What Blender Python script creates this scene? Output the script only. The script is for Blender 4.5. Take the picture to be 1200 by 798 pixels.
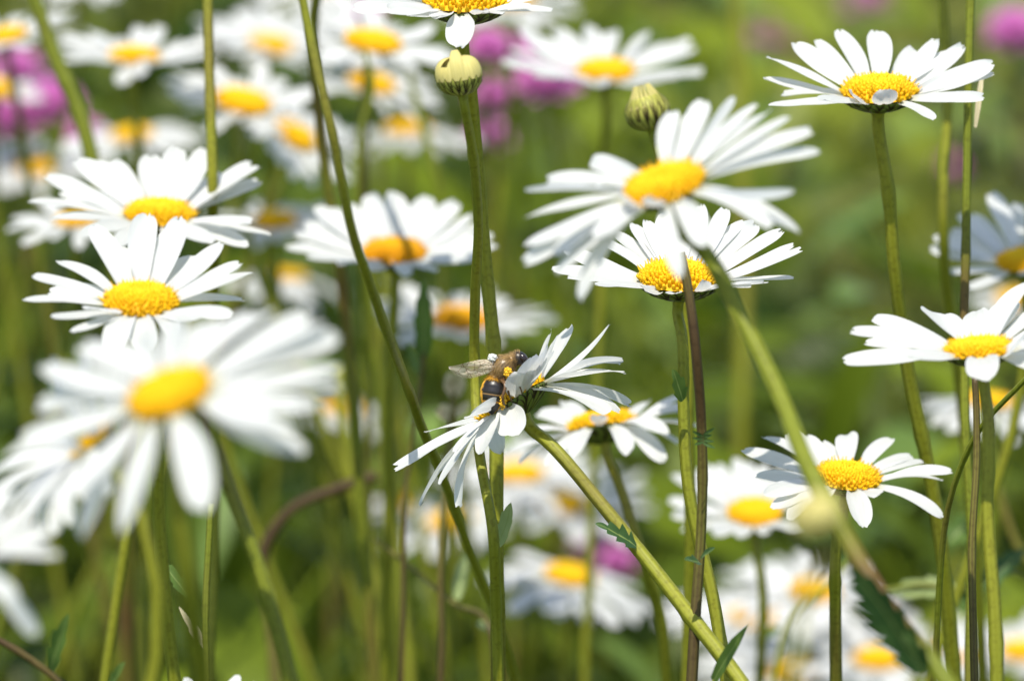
import bpy, math, random
import numpy as np
from mathutils import Vector, Matrix, noise
random.seed(7)
R = math.radians
scene = bpy.context.scene
for o in list(bpy.data.objects): bpy.data.objects.remove(o)

# ------------------------------------------------------------------ camera, sky, sun, exposure
FOCAL, SENSOR, FOCUS = 135.0, 23.6, 1.184
CAM_Z, PITCH = 0.68, 12.0
cam_d = bpy.data.cameras.new('camera'); cam = bpy.data.objects.new('camera', cam_d)
scene.collection.objects.link(cam); scene.camera = cam
cam_d.lens = FOCAL; cam_d.sensor_width = SENSOR; cam_d.sensor_fit = 'HORIZONTAL'
cam_d.clip_start = 0.02; cam_d.clip_end = 2000
cam.location = (0, 0, CAM_Z); cam.rotation_euler = (R(90 - PITCH), 0, 0)
cam_d.dof.use_dof = True; cam_d.dof.focus_distance = FOCUS; cam_d.dof.aperture_fstop = 11.0

SUN_EL, SUN_AZ = 67.0, 196.0            # azimuth clockwise from +Y (the view direction)
w = bpy.data.worlds.new('World'); scene.world = w; w.use_nodes = True
nt = w.node_tree; nt.nodes.clear()
sky = nt.nodes.new('ShaderNodeTexSky'); sky.sky_type = 'NISHITA'; sky.sun_disc = False
sky.sun_elevation = R(SUN_EL); sky.sun_rotation = R(SUN_AZ)
bg = nt.nodes.new('ShaderNodeBackground'); bg.inputs[1].default_value = 0.135
wo = nt.nodes.new('ShaderNodeOutputWorld')
nt.links.new(sky.outputs[0], bg.inputs[0]); nt.links.new(bg.outputs[0], wo.inputs[0])
sd = bpy.data.lights.new('sun', 'SUN'); sd.energy = 4.2; sd.angle = R(0.53); sd.color = (1.0, 0.945, 0.84)
sun = bpy.data.objects.new('sun', sd); scene.collection.objects.link(sun)
svec = Vector((math.sin(R(SUN_AZ)) * math.cos(R(SUN_EL)), math.cos(R(SUN_AZ)) * math.cos(R(SUN_EL)), math.sin(R(SUN_EL))))
sun.rotation_euler = svec.to_track_quat('Z', 'Y').to_euler(); sun.location = svec * 5
scene.view_settings.view_transform = 'Standard'; scene.view_settings.look = 'None'
scene.view_settings.exposure = 0.78; scene.view_settings.gamma = 1.0

# ------------------------------------------------------------------ helpers
CAMP = Vector((0, 0, CAM_Z))
FWD = Vector((0, math.cos(R(PITCH)), -math.sin(R(PITCH))))
RGT = Vector((1, 0, 0)); UPV = RGT.cross(FWD)
PXM = 1200 * FOCAL / SENSOR              # pixels (of a 1200 wide picture) per metre at one metre
def ray(px, py): return FWD + RGT * ((px - 600) / PXM) + UPV * ((399 - py) / PXM)
def at(px, py, d): return CAMP + ray(px, py) * d
col = scene.collection

def tag(o, label=None, cat=None, group=None, kind=None):
    if label: o['label'] = label
    if cat: o['category'] = cat
    if group: o['group'] = group
    if kind: o['kind'] = kind
    return o
def thing(name, loc, label, cat, group=None):
    o = bpy.data.objects.new(name, None); o.empty_display_size = .01
    col.objects.link(o); o.location = loc
    return tag(o, label, cat, group)
def mesh(name, verts, faces, mat, smooth=True, uvs=None, vcol=None):
    me = bpy.data.meshes.new(name); me.from_pydata([tuple(v) for v in verts], [], faces)
    if uvs is not None:
        ul = me.uv_layers.new(name='UVMap')
        vi = np.empty(len(me.loops), dtype=np.int32); me.loops.foreach_get('vertex_index', vi)
        ul.data.foreach_set('uv', np.asarray(uvs, dtype=np.float32)[vi].ravel())
    if vcol is not None:
        a = me.color_attributes.new('tint', 'FLOAT_COLOR', 'POINT')
        a.data.foreach_set('color', np.asarray(vcol, dtype=np.float32).ravel())
    if smooth: me.polygons.foreach_set('use_smooth', [True] * len(me.polygons))
    if isinstance(mat, (list, tuple)):
        for m in mat: me.materials.append(m)
    else: me.materials.append(mat)
    return me
def part(name, me, parent, M=None):
    o = bpy.data.objects.new(name, me); col.objects.link(o)
    if parent is not None:
        o.parent = parent
        root = parent
        while root.parent: root = root.parent          # a part sits at its thing's origin, so a sub-part shares that frame
        o.matrix_local = Matrix.Translation(-Vector(root.location)) @ (M if M is not None else Matrix())
    elif M is not None: o.matrix_world = M
    return o
def frame(o, x, z):                      # matrix with origin o, X along x, Z near z
    x = x.normalized(); y = z.cross(x).normalized(); z = x.cross(y)
    return Matrix(((x.x, y.x, z.x, o.x), (x.y, y.y, z.y, o.y), (x.z, y.z, z.z, o.z), (0, 0, 0, 1)))

class MB:
    def __init__(s): s.v = []; s.f = []; s.uv = []; s.c = []
    def add(s, vs, fs, uvs=None, c=None):
        k = len(s.v); s.v += vs; s.f += [tuple(i + k for i in f) for f in fs]
        s.uv += uvs if uvs else [(0, 0)] * len(vs)
        if c is not None: s.c += [c] * len(vs)

# ------------------------------------------------------------------ materials
def newmat(name):
    m = bpy.data.materials.new(name); m.use_nodes = True; n = m.node_tree; n.nodes.clear()
    return m, n, n.nodes.new('ShaderNodeOutputMaterial')
def N(n, t, **kw):
    x = n.nodes.new(t)
    for k, v in kw.items():
        if k in x.inputs: x.inputs[k].default_value = v
        else: setattr(x, k, v)
    return x
def ramp(n, fac, stops):
    r = n.nodes.new('ShaderNodeValToRGB')
    while len(r.color_ramp.elements) < len(stops): r.color_ramp.elements.new(0.5)
    for e, (p, c) in zip(r.color_ramp.elements, stops): e.position = p; e.color = (*c, 1)
    n.links.new(fac, r.inputs[0]); return r
def leafy(n, out, colour, rough=.5, trans=.3, tcol=None, bump=None, spec=.2):
    p = N(n, 'ShaderNodeBsdfPrincipled'); p.inputs['Roughness'].default_value = rough
    p.inputs['Specular IOR Level'].default_value = spec
    t = N(n, 'ShaderNodeBsdfTranslucent'); mx = N(n, 'ShaderNodeMixShader'); mx.inputs[0].default_value = trans
    n.links.new(colour, p.inputs['Base Color']); n.links.new(tcol or colour, t.inputs[0])
    if bump: n.links.new(bump, p.inputs['Normal']); n.links.new(bump, t.inputs['Normal'])
    n.links.new(p.outputs[0], mx.inputs[1]); n.links.new(t.outputs[0], mx.inputs[2]); n.links.new(mx.outputs[0], out.inputs[0])

def petal_mat(name, base, tint, trans=.35):
    m, n, out = newmat(name)
    uv = N(n, 'ShaderNodeUVMap'); mp = N(n, 'ShaderNodeMapping'); mp.inputs['Scale'].default_value = (1.6, 26, 1)
    n.links.new(uv.outputs[0], mp.inputs[0])
    no = N(n, 'ShaderNodeTexNoise'); no.inputs['Scale'].default_value = 1.0; no.inputs['Detail'].default_value = 3
    n.links.new(mp.outputs[0], no.inputs['Vector'])
    r = ramp(n, no.outputs[0], [(.3, tint), (.7, base)])
    sep = N(n, 'ShaderNodeSeparateXYZ'); n.links.new(uv.outputs[0], sep.inputs[0])
    rb = ramp(n, sep.outputs[0], [(0.0, (.86, .84, .5)), (.16, (1, 1, 1))])
    mul = N(n, 'ShaderNodeMixRGB', blend_type='MULTIPLY'); mul.inputs[0].default_value = 1
    n.links.new(r.outputs[0], mul.inputs[1]); n.links.new(rb.outputs[0], mul.inputs[2])
    bp = N(n, 'ShaderNodeBump'); bp.inputs['Strength'].default_value = .35; bp.inputs['Distance'].default_value = .0003
    n.links.new(no.outputs[0], bp.inputs['Height'])
    leafy(n, out, mul.outputs[0], .45, trans, None, bp.outputs[0])
    return m
M_PETAL = petal_mat('white_petal', (.76, .765, .75), (.67, .675, .66), .5)
M_CREAM = petal_mat('cream_petal', (.70, .62, .24), (.48, .42, .12), .25)
M_PINK = petal_mat('magenta_petal', (.78, .34, .66), (.66, .22, .54), .4)

def disc_mat(name, stops):
    m, n, out = newmat(name)
    tc = N(n, 'ShaderNodeUVMap'); sep = N(n, 'ShaderNodeSeparateXYZ'); n.links.new(tc.outputs[0], sep.inputs[0])
    r = ramp(n, sep.outputs[0], stops)
    no = N(n, 'ShaderNodeTexNoise'); no.inputs['Scale'].default_value = 900
    o = N(n, 'ShaderNodeTexCoord'); n.links.new(o.outputs['Object'], no.inputs['Vector'])
    rr = ramp(n, no.outputs[0], [(.32, (.62, .5, .35)), (.6, (1, 1, 1))])
    mul = N(n, 'ShaderNodeMixRGB', blend_type='MULTIPLY'); mul.inputs[0].default_value = .8
    n.links.new(r.outputs[0], mul.inputs[1]); n.links.new(rr.outputs[0], mul.inputs[2])
    leafy(n, out, mul.outputs[0], .6, .12, spec=.2); return m
M_DISC = disc_mat('yellow_florets', [(0, (.86, .60, .012)), (.55, (.86, .565, .008)), (1, (.79, .45, .005))])
M_DISC2 = disc_mat('orange_florets', [(0, (.80, .46, .006)), (1, (.70, .33, .004))])

def stem_mat(name, a, b, red, redamt):
    m, n, out = newmat(name)
    tc = N(n, 'ShaderNodeTexCoord')
    no = N(n, 'ShaderNodeTexNoise'); no.inputs['Scale'].default_value = 45; no.inputs['Detail'].default_value = 4
    n.links.new(tc.outputs['Object'], no.inputs['Vector'])
    r = ramp(n, no.outputs[0], [(.3, a), (.7, b)])
    uv = N(n, 'ShaderNodeUVMap'); sep = N(n, 'ShaderNodeSeparateXYZ'); n.links.new(uv.outputs[0], sep.inputs[0])
    wv = N(n, 'ShaderNodeMath', operation='MULTIPLY'); wv.inputs[1].default_value = 2 * math.pi * 6
    n.links.new(sep.outputs[0], wv.inputs[0])
    cs = N(n, 'ShaderNodeMath', operation='COSINE'); n.links.new(wv.outputs[0], cs.inputs[0])
    ma = N(n, 'ShaderNodeMapRange'); ma.inputs['From Min'].default_value = -1; ma.inputs['From Max'].default_value = 1
    ma.inputs['To Min'].default_value = 0; ma.inputs['To Max'].default_value = .22
    n.links.new(cs.outputs[0], ma.inputs['Value'])
    hl = N(n, 'ShaderNodeMixRGB'); hl.inputs[2].default_value = (.30, .32, .05, 1)
    n.links.new(ma.outputs[0], hl.inputs[0]); n.links.new(r.outputs[0], hl.inputs[1])
    n2 = N(n, 'ShaderNodeTexNoise'); n2.inputs['Scale'].default_value = 18
    n.links.new(tc.outputs['Object'], n2.inputs['Vector'])
    rr = ramp(n, n2.outputs[0], [(.62 - redamt * .35, (0, 0, 0)), (.8 - redamt * .35, (1, 1, 1))])
    mx = N(n, 'ShaderNodeMixRGB'); mx.inputs[2].default_value = (*red, 1)
    n.links.new(rr.outputs[0], mx.inputs[0]); n.links.new(hl.outputs[0], mx.inputs[1])
    n3 = N(n, 'ShaderNodeTexNoise'); n3.inputs['Scale'].default_value = 900; n3.inputs['Detail'].default_value = 3
    n.links.new(tc.outputs['Object'], n3.inputs['Vector']); r3 = ramp(n, n3.outputs[0], [(.33, (.45, .4, .35)), (.5, (1, 1, 1)), (.7, (1.0, 1.0, 1.0)), (.78, (1.25, 1.25, 1.1))])
    m3 = N(n, 'ShaderNodeMixRGB', blend_type='MULTIPLY'); m3.inputs[0].default_value = .45
    n.links.new(mx.outputs[0], m3.inputs[1]); n.links.new(r3.outputs[0], m3.inputs[2])
    bp = N(n, 'ShaderNodeBump'); bp.inputs['Strength'].default_value = .4; bp.inputs['Distance'].default_value = .0001; n.links.new(n3.outputs[0], bp.inputs['Height'])
    leafy(n, out, m3.outputs[0], .5, .06, None, bp.outputs[0]); return m
M_STEM = stem_mat('green_stem', (.15, .165, .009), (.21, .21, .015), (.17, .13, .03), .12)
M_STEM2 = stem_mat('dark_green_stem', (.105, .13, .008), (.15, .17, .012), (.12, .06, .025), .35)  # darker green, with the shade on many stems put into the colour
M_STEM3 = stem_mat('brown_stem', (.085, .07, .018), (.11, .085, .022), (.06, .036, .014), .55)

def leaf_mat(name, a, b, trans=.35):
    m, n, out = newmat(name)
    tc = N(n, 'ShaderNodeTexCoord'); no = N(n, 'ShaderNodeTexNoise'); no.inputs['Scale'].default_value = 160
    n.links.new(tc.outputs['Object'], no.inputs['Vector'])
    r = ramp(n, no.outputs[0], [(.3, a), (.7, b)])
    uv = N(n, 'ShaderNodeUVMap'); sep = N(n, 'ShaderNodeSeparateXYZ'); n.links.new(uv.outputs[0], sep.inputs[0])
    ab = N(n, 'ShaderNodeMath', operation='SUBTRACT'); ab.inputs[1].default_value = .5; n.links.new(sep.outputs[1], ab.inputs[0])
    a2 = N(n, 'ShaderNodeMath', operation='ABSOLUTE'); n.links.new(ab.outputs[0], a2.inputs[0])
    rr = ramp(n, a2.outputs[0], [(0.0, (1, 1, 1)), (.06, (0, 0, 0))])
    mx = N(n, 'ShaderNodeMixRGB'); mx.inputs[2].default_value = (.22, .28, .08, 1)
    n.links.new(rr.outputs[0], mx.inputs[0]); n.links.new(r.outputs[0], mx.inputs[1])
    leafy(n, out, mx.outputs[0], .45, trans); return m
M_LEAF = leaf_mat('green_leaf', (.07, .125, .025), (.11, .18, .035))
M_LEAF_D = leaf_mat('dark_leaf', (.03, .07, .022), (.05, .10, .026), .2)
M_LEAF_P = leaf_mat('pale_leaf', (.22, .28, .10), (.30, .36, .14), .4)
M_DRY = leaf_mat('dry_sepal', (.5, .4, .26), (.62, .55, .36), .3)

def bract_mat(name, green):              # v of the UV runs across a bract: dark papery margin
    m, n, out = newmat(name)
    uv = N(n, 'ShaderNodeUVMap'); sep = N(n, 'ShaderNodeSeparateXYZ'); n.links.new(uv.outputs[0], sep.inputs[0])
    s = N(n, 'ShaderNodeMath', operation='SUBTRACT'); s.inputs[1].default_value = .5; n.links.new(sep.outputs[1], s.inputs[0])
    a = N(n, 'ShaderNodeMath', operation='ABSOLUTE'); n.links.new(s.outputs[0], a.inputs[0])
    mxx = N(n, 'ShaderNodeMath', operation='MULTIPLY'); mxx.inputs[1].default_value = 2; n.links.new(a.outputs[0], mxx.inputs[0])
    p8 = N(n, 'ShaderNodeMath', operation='POWER'); p8.inputs[1].default_value = 9; n.links.new(sep.outputs[0], p8.inputs[0])
    mm = N(n, 'ShaderNodeMath', operation='MAXIMUM'); n.links.new(mxx.outputs[0], mm.inputs[0]); n.links.new(p8.outputs[0], mm.inputs[1])
    r = ramp(n, mm.outputs[0], [(.0, green), (.55, tuple(c * .8 for c in green)), (.72, (.02, .012, .006)), (1, (.03, .016, .008))])
    leafy(n, out, r.outputs[0], .5, .08); return m
M_BRACT = bract_mat('green_bracts', (.13, .17, .03))
M_BRACT_Y = bract_mat('yellow_green_bracts', (.36, .36, .07))

def tint_mat(name, trans=.35, rough=.5, spec=.3):
    m, n, out = newmat(name); a = N(n, 'ShaderNodeAttribute'); a.attribute_name = 'tint'
    leafy(n, out, a.outputs['Color'], rough, trans, spec=spec); return m
M_GRASS = tint_mat('meadow_blades', .4, .7, .08); M_HERB = tint_mat('meadow_leaves', .4, .4, .14)

m, n, out = newmat('meadow_soil'); M_SOIL = m
tc = N(n, 'ShaderNodeTexCoord'); no = N(n, 'ShaderNodeTexNoise'); no.inputs['Scale'].default_value = 6; no.inputs['Detail'].default_value = 8
n.links.new(tc.outputs['Object'], no.inputs['Vector'])
r = ramp(n, no.outputs[0], [(.3, (.03, .045, .01)), (.5, (.06, .085, .015)), (.62, (.09, .12, .02)), (.75, (.12, .10, .05))])
pb = N(n, 'ShaderNodeBsdfPrincipled'); pb.inputs['Roughness'].default_value = .95
bp = N(n, 'ShaderNodeBump'); bp.inputs['Distance'].default_value = .03; n.links.new(no.outputs[0], bp.inputs['Height'])
n.links.new(bp.outputs[0], pb.inputs['Normal'])
n.links.new(r.outputs[0], pb.inputs['Base Color']); n.links.new(pb.outputs[0], out.inputs[0])

# ------------------------------------------------------------------ ground
gv = []; gf = []
xs = [-900, -200, -40, -12] + [i * .5 for i in range(-12, 13)] + [12, 40, 200, 900]
ys = [-900, -200, -40, -10] + [i * .5 for i in range(-4, 29)] + [20, 40, 200, 900]
for y in ys:
    for x in xs:
        gv.append((x, y, .02 * noise.noise(Vector((x * .7, y * .7, 0))) if abs(x) < 8 and -3 < y < 15 else 0))
for j in range(len(ys) - 1):
    for i in range(len(xs) - 1):
        a = j * len(xs) + i; gf.append((a, a + 1, a + 1 + len(xs), a + len(xs)))
tag(part('ground', mesh('ground', gv, gf, M_SOIL), None), 'earth and low turf of the meadow under the daisies', 'ground', kind='structure')

# ------------------------------------------------------------------ meadow stuff
def meadow_colour(x, y, rnd):
    a = noise.noise(Vector((x * 3.2, y * 2.2, 3))); b = noise.noise(Vector((x * 1.6, y * 1.1, 9)))
    dry = max(0, min(1, (y - 3.1) * .5 + b * 1.3)) * .5
    g = [Vector((.020, .042, .004)), Vector((.082, .118, .007)), Vector((.165, .215, .012))]
    t = max(0, min(1.999, 1 + a * 3.6 + (rnd - .5) * .9)); c = g[int(t)].lerp(g[int(t) + 1], t % 1)
    return c.lerp(Vector((.25, .19, .09)), dry * (.4 + .6 * rnd))
def blades(count, yr, hr, wr, seed, xw):
    rn = random.Random(seed); b = MB()
    for _ in range(count):
        y = yr[0] + (yr[1] - yr[0]) * rn.random() ** 1.2
        x = rn.uniform(-1, 1) * (xw + .16 * y)
        h = rn.uniform(*hr); wd = rn.uniform(*wr); az = rn.uniform(0, 6.283); ln = rn.uniform(.2, 1.2)
        dx, dy = math.cos(az), math.sin(az); fz = rn.uniform(0, 6.283); px, py = math.cos(fz), math.sin(fz)
        vs = []; uv = []
        for k in range(5):
            t = k / 4; off = ln * h * t * t; z = h * (t - .18 * ln * t * t)
            ww = wd * (1 - t ** 1.8) + .0002
            for s in (-1, 1):
                vs.append((x + dx * off + px * ww * s, y + dy * off + py * ww * s, z)); uv.append((t, (s + 1) / 2))
        c = meadow_colour(x, y, rn.random()); b.add(vs, [(2 * k, 2 * k + 1, 2 * k + 3, 2 * k + 2) for k in range(4)], uv, (*c, 1))
    return b
b = blades(3200, (1.62, 2.6), (.06, .22), (.0015, .004), 1, .45)
for args in ((7000, (2.5, 8.5), (.06, .24), (.002, .006), 2, .7), (1500, (.3, 1.6), (.05, .2), (.001, .003), 3, .5)):
    b2 = blades(*args); k = len(b.v); b.v += b2.v; b.uv += b2.uv; b.c += b2.c; b.f += [tuple(i + k for i in f) for f in b2.f]
tag(part('meadow_grass', mesh('meadow_grass', b.v, b.f, M_GRASS, uvs=b.uv, vcol=b.c), None),
    'mixed green and straw coloured grass blades filling the meadow behind the daisies', 'grass', kind='stuff')
b = MB(); rn = random.Random(5)
for _ in range(8500):
    y = 1.5 + 6 * rn.random() ** 1.3; x = rn.uniform(-1, 1) * (.45 + .16 * y)
    z = rn.uniform(.02, .17 if y < 1.9 else .25); L = rn.uniform(.02, .075); W = L * rn.uniform(.18, .55); cool = rn.random() < .16
    az = rn.uniform(0, 6.283); el = rn.uniform(-.5, 1.2); d = Vector((math.cos(az) * math.cos(el), math.sin(az) * math.cos(el), math.sin(el)))
    M = frame(Vector((x, y, z)), d, Vector((rn.uniform(-.5, .5), rn.uniform(-.8, .1), 1)))
    vs = []; uv = []
    for k in range(6):
        t = k / 5; ww = W * math.sin(math.pi * min(1, .08 + t * .92)) ** .7 * .5; zz = -L * .3 * t * t
        for s in (-1, 0, 1): vs.append(tuple(M @ Vector((L * t, ww * s, zz + abs(s) * ww * .3)))); uv.append((t, (s + 1) / 2))
    fs = []
    for k in range(5):
        for s in (0, 1): fs.append((3 * k + s, 3 * k + s + 1, 3 * k + s + 4, 3 * k + s + 3))
    cc_ = meadow_colour(x, y, rn.random()) * 1.05; cc_ = cc_.lerp(Vector((.16, .26, .07)), .65) if cool else cc_
    b.add(vs, fs, uv, (*cc_, 1))
tag(part('meadow_leaves', mesh('meadow_leaves', b.v, b.f, M_HERB, uvs=b.uv, vcol=b.c), None),
    'dense low leafy herbs growing among the meadow grass', 'ground cover', kind='stuff')

# ------------------------------------------------------------------ plant pieces
def petal_mesh(L, W, bend, rn, name='petal', mat=None, nu=15, nv=6, cup=.10):
    """X along the chord, Z the upper face; the centre line is an arc that turns by bend"""
    th = [bend / 2 - bend * ((k + .5) / nu) ** 1.15 for k in range(nu)]
    cx = [0]; cz = [0]
    for t in th: cx.append(cx[-1] + math.cos(t)); cz.append(cz[-1] + math.sin(t))
    tot = math.hypot(cx[-1], cz[-1]); ang = math.atan2(cz[-1], cx[-1])
    ca, sa = math.cos(-ang) / tot, math.sin(-ang) / tot
    pts = [((x * ca - z * sa) * L, (x * sa + z * ca) * L) for x, z in zip(cx, cz)]
    wig = rn.uniform(-.05, .05); ph = rn.uniform(0, 6); peak = rn.uniform(.55, .7); blunt = rn.uniform(2.2, 3.2)
    tooth = [rn.uniform(-.02, .015) - (rn.choice((0, .02, .045)) if j in (2, 4) else 0) for j in range(nv + 1)]; tw = rn.uniform(-.25, .25)
    vs = []; uv = []; fs = []
    for k in range(nu + 1):
        t = k / nu; t = 1 - (1 - t) ** 1.25; kk = t * nu; i0 = min(nu - 1, int(kk)); fr = kk - i0
        x0 = pts[i0][0] * (1 - fr) + pts[i0 + 1][0] * fr; z0 = pts[i0][1] * (1 - fr) + pts[i0 + 1][1] * fr
        g = .34 + .66 * math.sin(min(1, t / peak) * math.pi / 2) ** 1.2
        e = max(0, (t - peak) / (1.0 - peak)); g *= max(.14, (1 - e ** blunt)) ** .5
        hw = W * .5 * g
        for j in range(nv + 1):
            v = j / nv * 2 - 1
            z = z0 + W * (cup * v * v * (1 - .4 * t) + .028 * math.cos(v * math.pi * 2.1) * math.sin(math.pi * min(1, t + .1)) + tw * v * t * .5 + .03 * math.sin(ph + t * 7 + v * 2))
            xx = x0 + (L * (tooth[j] - .018 * v * v) if k == nu else 0)
            vs.append((xx, hw * v + wig * L * math.sin(t * math.pi), z)); uv.append((t, (v + 1) / 2))
    for k in range(nu):
        for j in range(nv):
            a = k * (nv + 1) + j; fs.append((a, a + 1, a + nv + 2, a + nv + 1))
    return mesh(name, vs, fs, mat or M_PETAL, uvs=uv)

# unit blob for a floret
def blob(n_lon=6, n_lat=3):
    vs = [(0, 0, 1.0)]; fs = []
    for i in range(1, n_lat + 1):
        a = math.pi * .62 * i / n_lat
        for j in range(n_lon): vs.append((math.sin(a) * math.cos(j * 6.2832 / n_lon), math.sin(a) * math.sin(j * 6.2832 / n_lon), math.cos(a)))
    for j in range(n_lon): fs.append((0, 1 + j, 1 + (j + 1) % n_lon))
    for i in range(n_lat - 1):
        for j in range(n_lon):
            a = 1 + i * n_lon + j; c = 1 + i * n_lon + (j + 1) % n_lon; fs.append((a, a + n_lon, c + n_lon, c))
    return vs, fs
BV, BF = blob()
def disc_mesh(mat, seed, nf=330, dome=.42):
    """unit radius disc floret dome, base plane z = 0"""
    rn = random.Random(seed); b = MB()
    def hz(r): return dome * (1 - r ** 2.6) ** .75 - .07 * math.exp(-(r / .28) ** 2) if r < 1 else 0
    rings, seg = 10, 36; vs = [(0, 0, hz(0))]; fs = []; uv = [(0, 0)]
    for i in range(1, rings + 1):
        r = i / rings * .985
        for j in range(seg): vs.append((r * math.cos(j * 6.2832 / seg), r * math.sin(j * 6.2832 / seg), hz(r) - .02)); uv.append((r, 0))
    for j in range(seg): fs.append((0, 1 + j, 1 + (j + 1) % seg))
    for i in range(rings - 1):
        for j in range(seg):
            a = 1 + i * seg + j; c = 1 + i * seg + (j + 1) % seg; fs.append((a, a + seg, c + seg, c))
    b.add(vs, fs, uv)
    for i in range(nf):
        r = math.sqrt((i + .5) / nf) * .985; a = i * 2.39996 + rn.uniform(-.05, .05)
        e = .01; sl = (hz(min(.999, r + e)) - hz(max(0, r - e))) / (2 * e); sl = max(sl, -2.2)
        nrm = Vector((-sl, 0, 1)).normalized(); nrm = (nrm + Vector((.0, 0, .3))).normalized()
        nrm = Vector((nrm.x * math.cos(a), nrm.x * math.sin(a), nrm.z)); nrm += Vector((rn.uniform(-.16, .16), rn.uniform(-.16, .16), 0)); nrm.normalize()
        s = .053 * (.72 + .4 * r) * rn.uniform(.85, 1.15); hgt = s * rn.uniform(1.2, 1.9) * (1 + .5 * (r > .72))
        o = Vector((r * math.cos(a), r * math.sin(a), hz(r)))
        tx = nrm.orthogonal().normalized(); ty = nrm.cross(tx)
        vv = [tuple(o + tx * (x * s) + ty * (y * s) + nrm * (z * hgt)) for x, y, z in BV]
        b.add(vv, BF, [(r * rn.uniform(.75, 1.1), .5)] * len(vv))
        if r > .6 and rn.random() < .55:      # style sticking out of an open floret
            tip = o + nrm * (hgt * 1.0 + s * rn.uniform(1.0, 2.0)); q = s * .28
            vv = [tuple(o + tx * q), tuple(o - tx * q * .5 + ty * q), tuple(o - tx * q * .5 - ty * q), tuple(tip + tx * q * .6), tuple(tip - tx * q * .6 + ty * q), tuple(tip - ty * q)]
            b.add(vv, [(0, 1, 4, 3), (1, 2, 5, 4), (2, 0, 3, 5), (3, 4, 5)], [(1, .5)] * 6)
    return mesh('disc', b.v, b.f, mat, uvs=b.uv)
DISCS = [disc_mesh(M_DISC, 1), disc_mesh(M_DISC, 2, dome=.5), disc_mesh(M_DISC, 3, dome=.35)]
DISCS2 = [disc_mesh(M_DISC2, 4, dome=.48)]

def bract_strip(b, prof, a, ha, t0, t1, lift, nk=7):
    """a pointed bract lying on a lathe profile prof(t)->(r,z) centred on angle a"""
    vs = []; uv = []
    for k in range(nk + 1):
        s = k / nk; t = t0 + (t1 - t0) * s; r, z = prof(t)
        wv = ha * (1 - s ** 2.4) ** .8 * (1 - .15 * (1 - s)) + .004
        for j in range(5):
            v = j / 2 - 1; aa = a + wv * v; rr = r + lift * (1 - .6 * v * v) + .02 * s
            vs.append((rr * math.cos(aa), rr * math.sin(aa), z)); uv.append((s, (v + 1) / 2))
    fs = []
    for k in range(nk):
        for j in range(4):
            q = k * 5 + j; fs.append((q, q + 1, q + 6, q + 5))
    b.add(vs, fs, uv)
def lathe(b, prof, seg=28, n=12, uvv=(.2, .5)):
    vs = []; fs = []
    for k in range(n + 1):
        r, z = prof(k / n)
        for j in range(seg): vs.append((r * math.cos(j * 6.2832 / seg), r * math.sin(j * 6.2832 / seg), z))
    for k in range(n):
        for j in range(seg):
            a = k * seg + j; c = k * seg + (j + 1) % seg; fs.append((a, c, c + seg, a + seg))
    b.add(vs, fs, [uvv] * len(vs))
def involucre_mesh():
    b = MB()
    def prof(t): return .17 + .83 * math.sin(t * math.pi / 2) ** .85, -.44 * (1 - t) ** 1.0 - .02
    lathe(b, lambda t: (prof(t)[0] * .97, prof(t)[1]))
    for row, (t0, t1, cnt) in enumerate(((.35, 1.03, 19), (.12, .8, 17), (.0, .5, 13))):
        for i in range(cnt): bract_strip(b, prof, (i + row * .5) * 6.2832 / cnt, .19 + .02 * row, t0, t1, .012 + .022 * row)
    return mesh('involucre', b.v, b.f, M_BRACT, uvs=b.uv)
INVOL = involucre_mesh()

def catmull(P, per=8):
    """smooth curve through points, tangents weighted by chord length so uneven spacing never overshoots"""
    P = [Vector(p) for p in P]; n_ = len(P); h = [max(1e-6, (P[i + 1] - P[i]).length) for i in range(n_ - 1)]
    dv = [(P[i + 1] - P[i]) / h[i] for i in range(n_ - 1)]
    T = [dv[0]] + [(dv[i - 1] * h[i] + dv[i] * h[i - 1]) / (h[i] + h[i - 1]) for i in range(1, n_ - 1)] + [dv[-1]]; out = []
    for i in range(n_ - 1):
        for k in range(per):
            t = k / per; t2 = t * t; t3 = t2 * t
            out.append(P[i] * (2 * t3 - 3 * t2 + 1) + T[i] * (h[i] * (t3 - 2 * t2 + t)) + P[i + 1] * (3 * t2 - 2 * t3) + T[i + 1] * (h[i] * (t3 - t2)))
    out.append(P[-1].copy()); return out
def tube(P, rad, base, name='stem', mat=None, seg=18, ridges=6, depth=.10, per=8, capped=True):
    P = catmull(P, per); rads = rad if callable(rad) else (lambda t: rad)
    vs = []; fs = []; uv = []; prev = Vector((1, 0, 0)); n_ = len(P); ph = random.random() * 6; ln = 0
    for k, p in enumerate(P):
        tg = (P[min(n_ - 1, k + 1)] - P[max(0, k - 1)]).normalized()
        x = (prev - tg * prev.dot(tg)).normalized(); prev = x; y = tg.cross(x); r = rads(k / (n_ - 1))
        r *= 1 + .07 * noise.noise(p * 60) + .16 * math.exp(-((((ln + ph * .01) % .055) - .02) / .0016) ** 2)
        p = p + Vector((noise.noise(p * 38 + Vector((ph, 0, 0))), noise.noise(p * 38 + Vector((0, ph, 5))), 0)) * (.0006 if ridges else 0)
        if k: ln += (P[k] - P[k - 1]).length
        for j in range(seg):
            a = j * 6.28318 / seg; rr = r * (1 + (depth * math.cos(ridges * a) if ridges else 0))
            vs.append(tuple(p - base + (x * math.cos(a) + y * math.sin(a)) * rr)); uv.append((j / seg, ln * 10))
    for k in range(n_ - 1):
        for j in range(seg):
            a = k * seg + j; c = k * seg + (j + 1) % seg; fs.append((a, c, c + seg, a + seg))
    if capped: fs.append(tuple(reversed(range(seg)))); fs.append(tuple(range((n_ - 1) * seg, n_ * seg)))
    return mesh(name, vs, fs, mat or M_STEM, uvs=uv)
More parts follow.
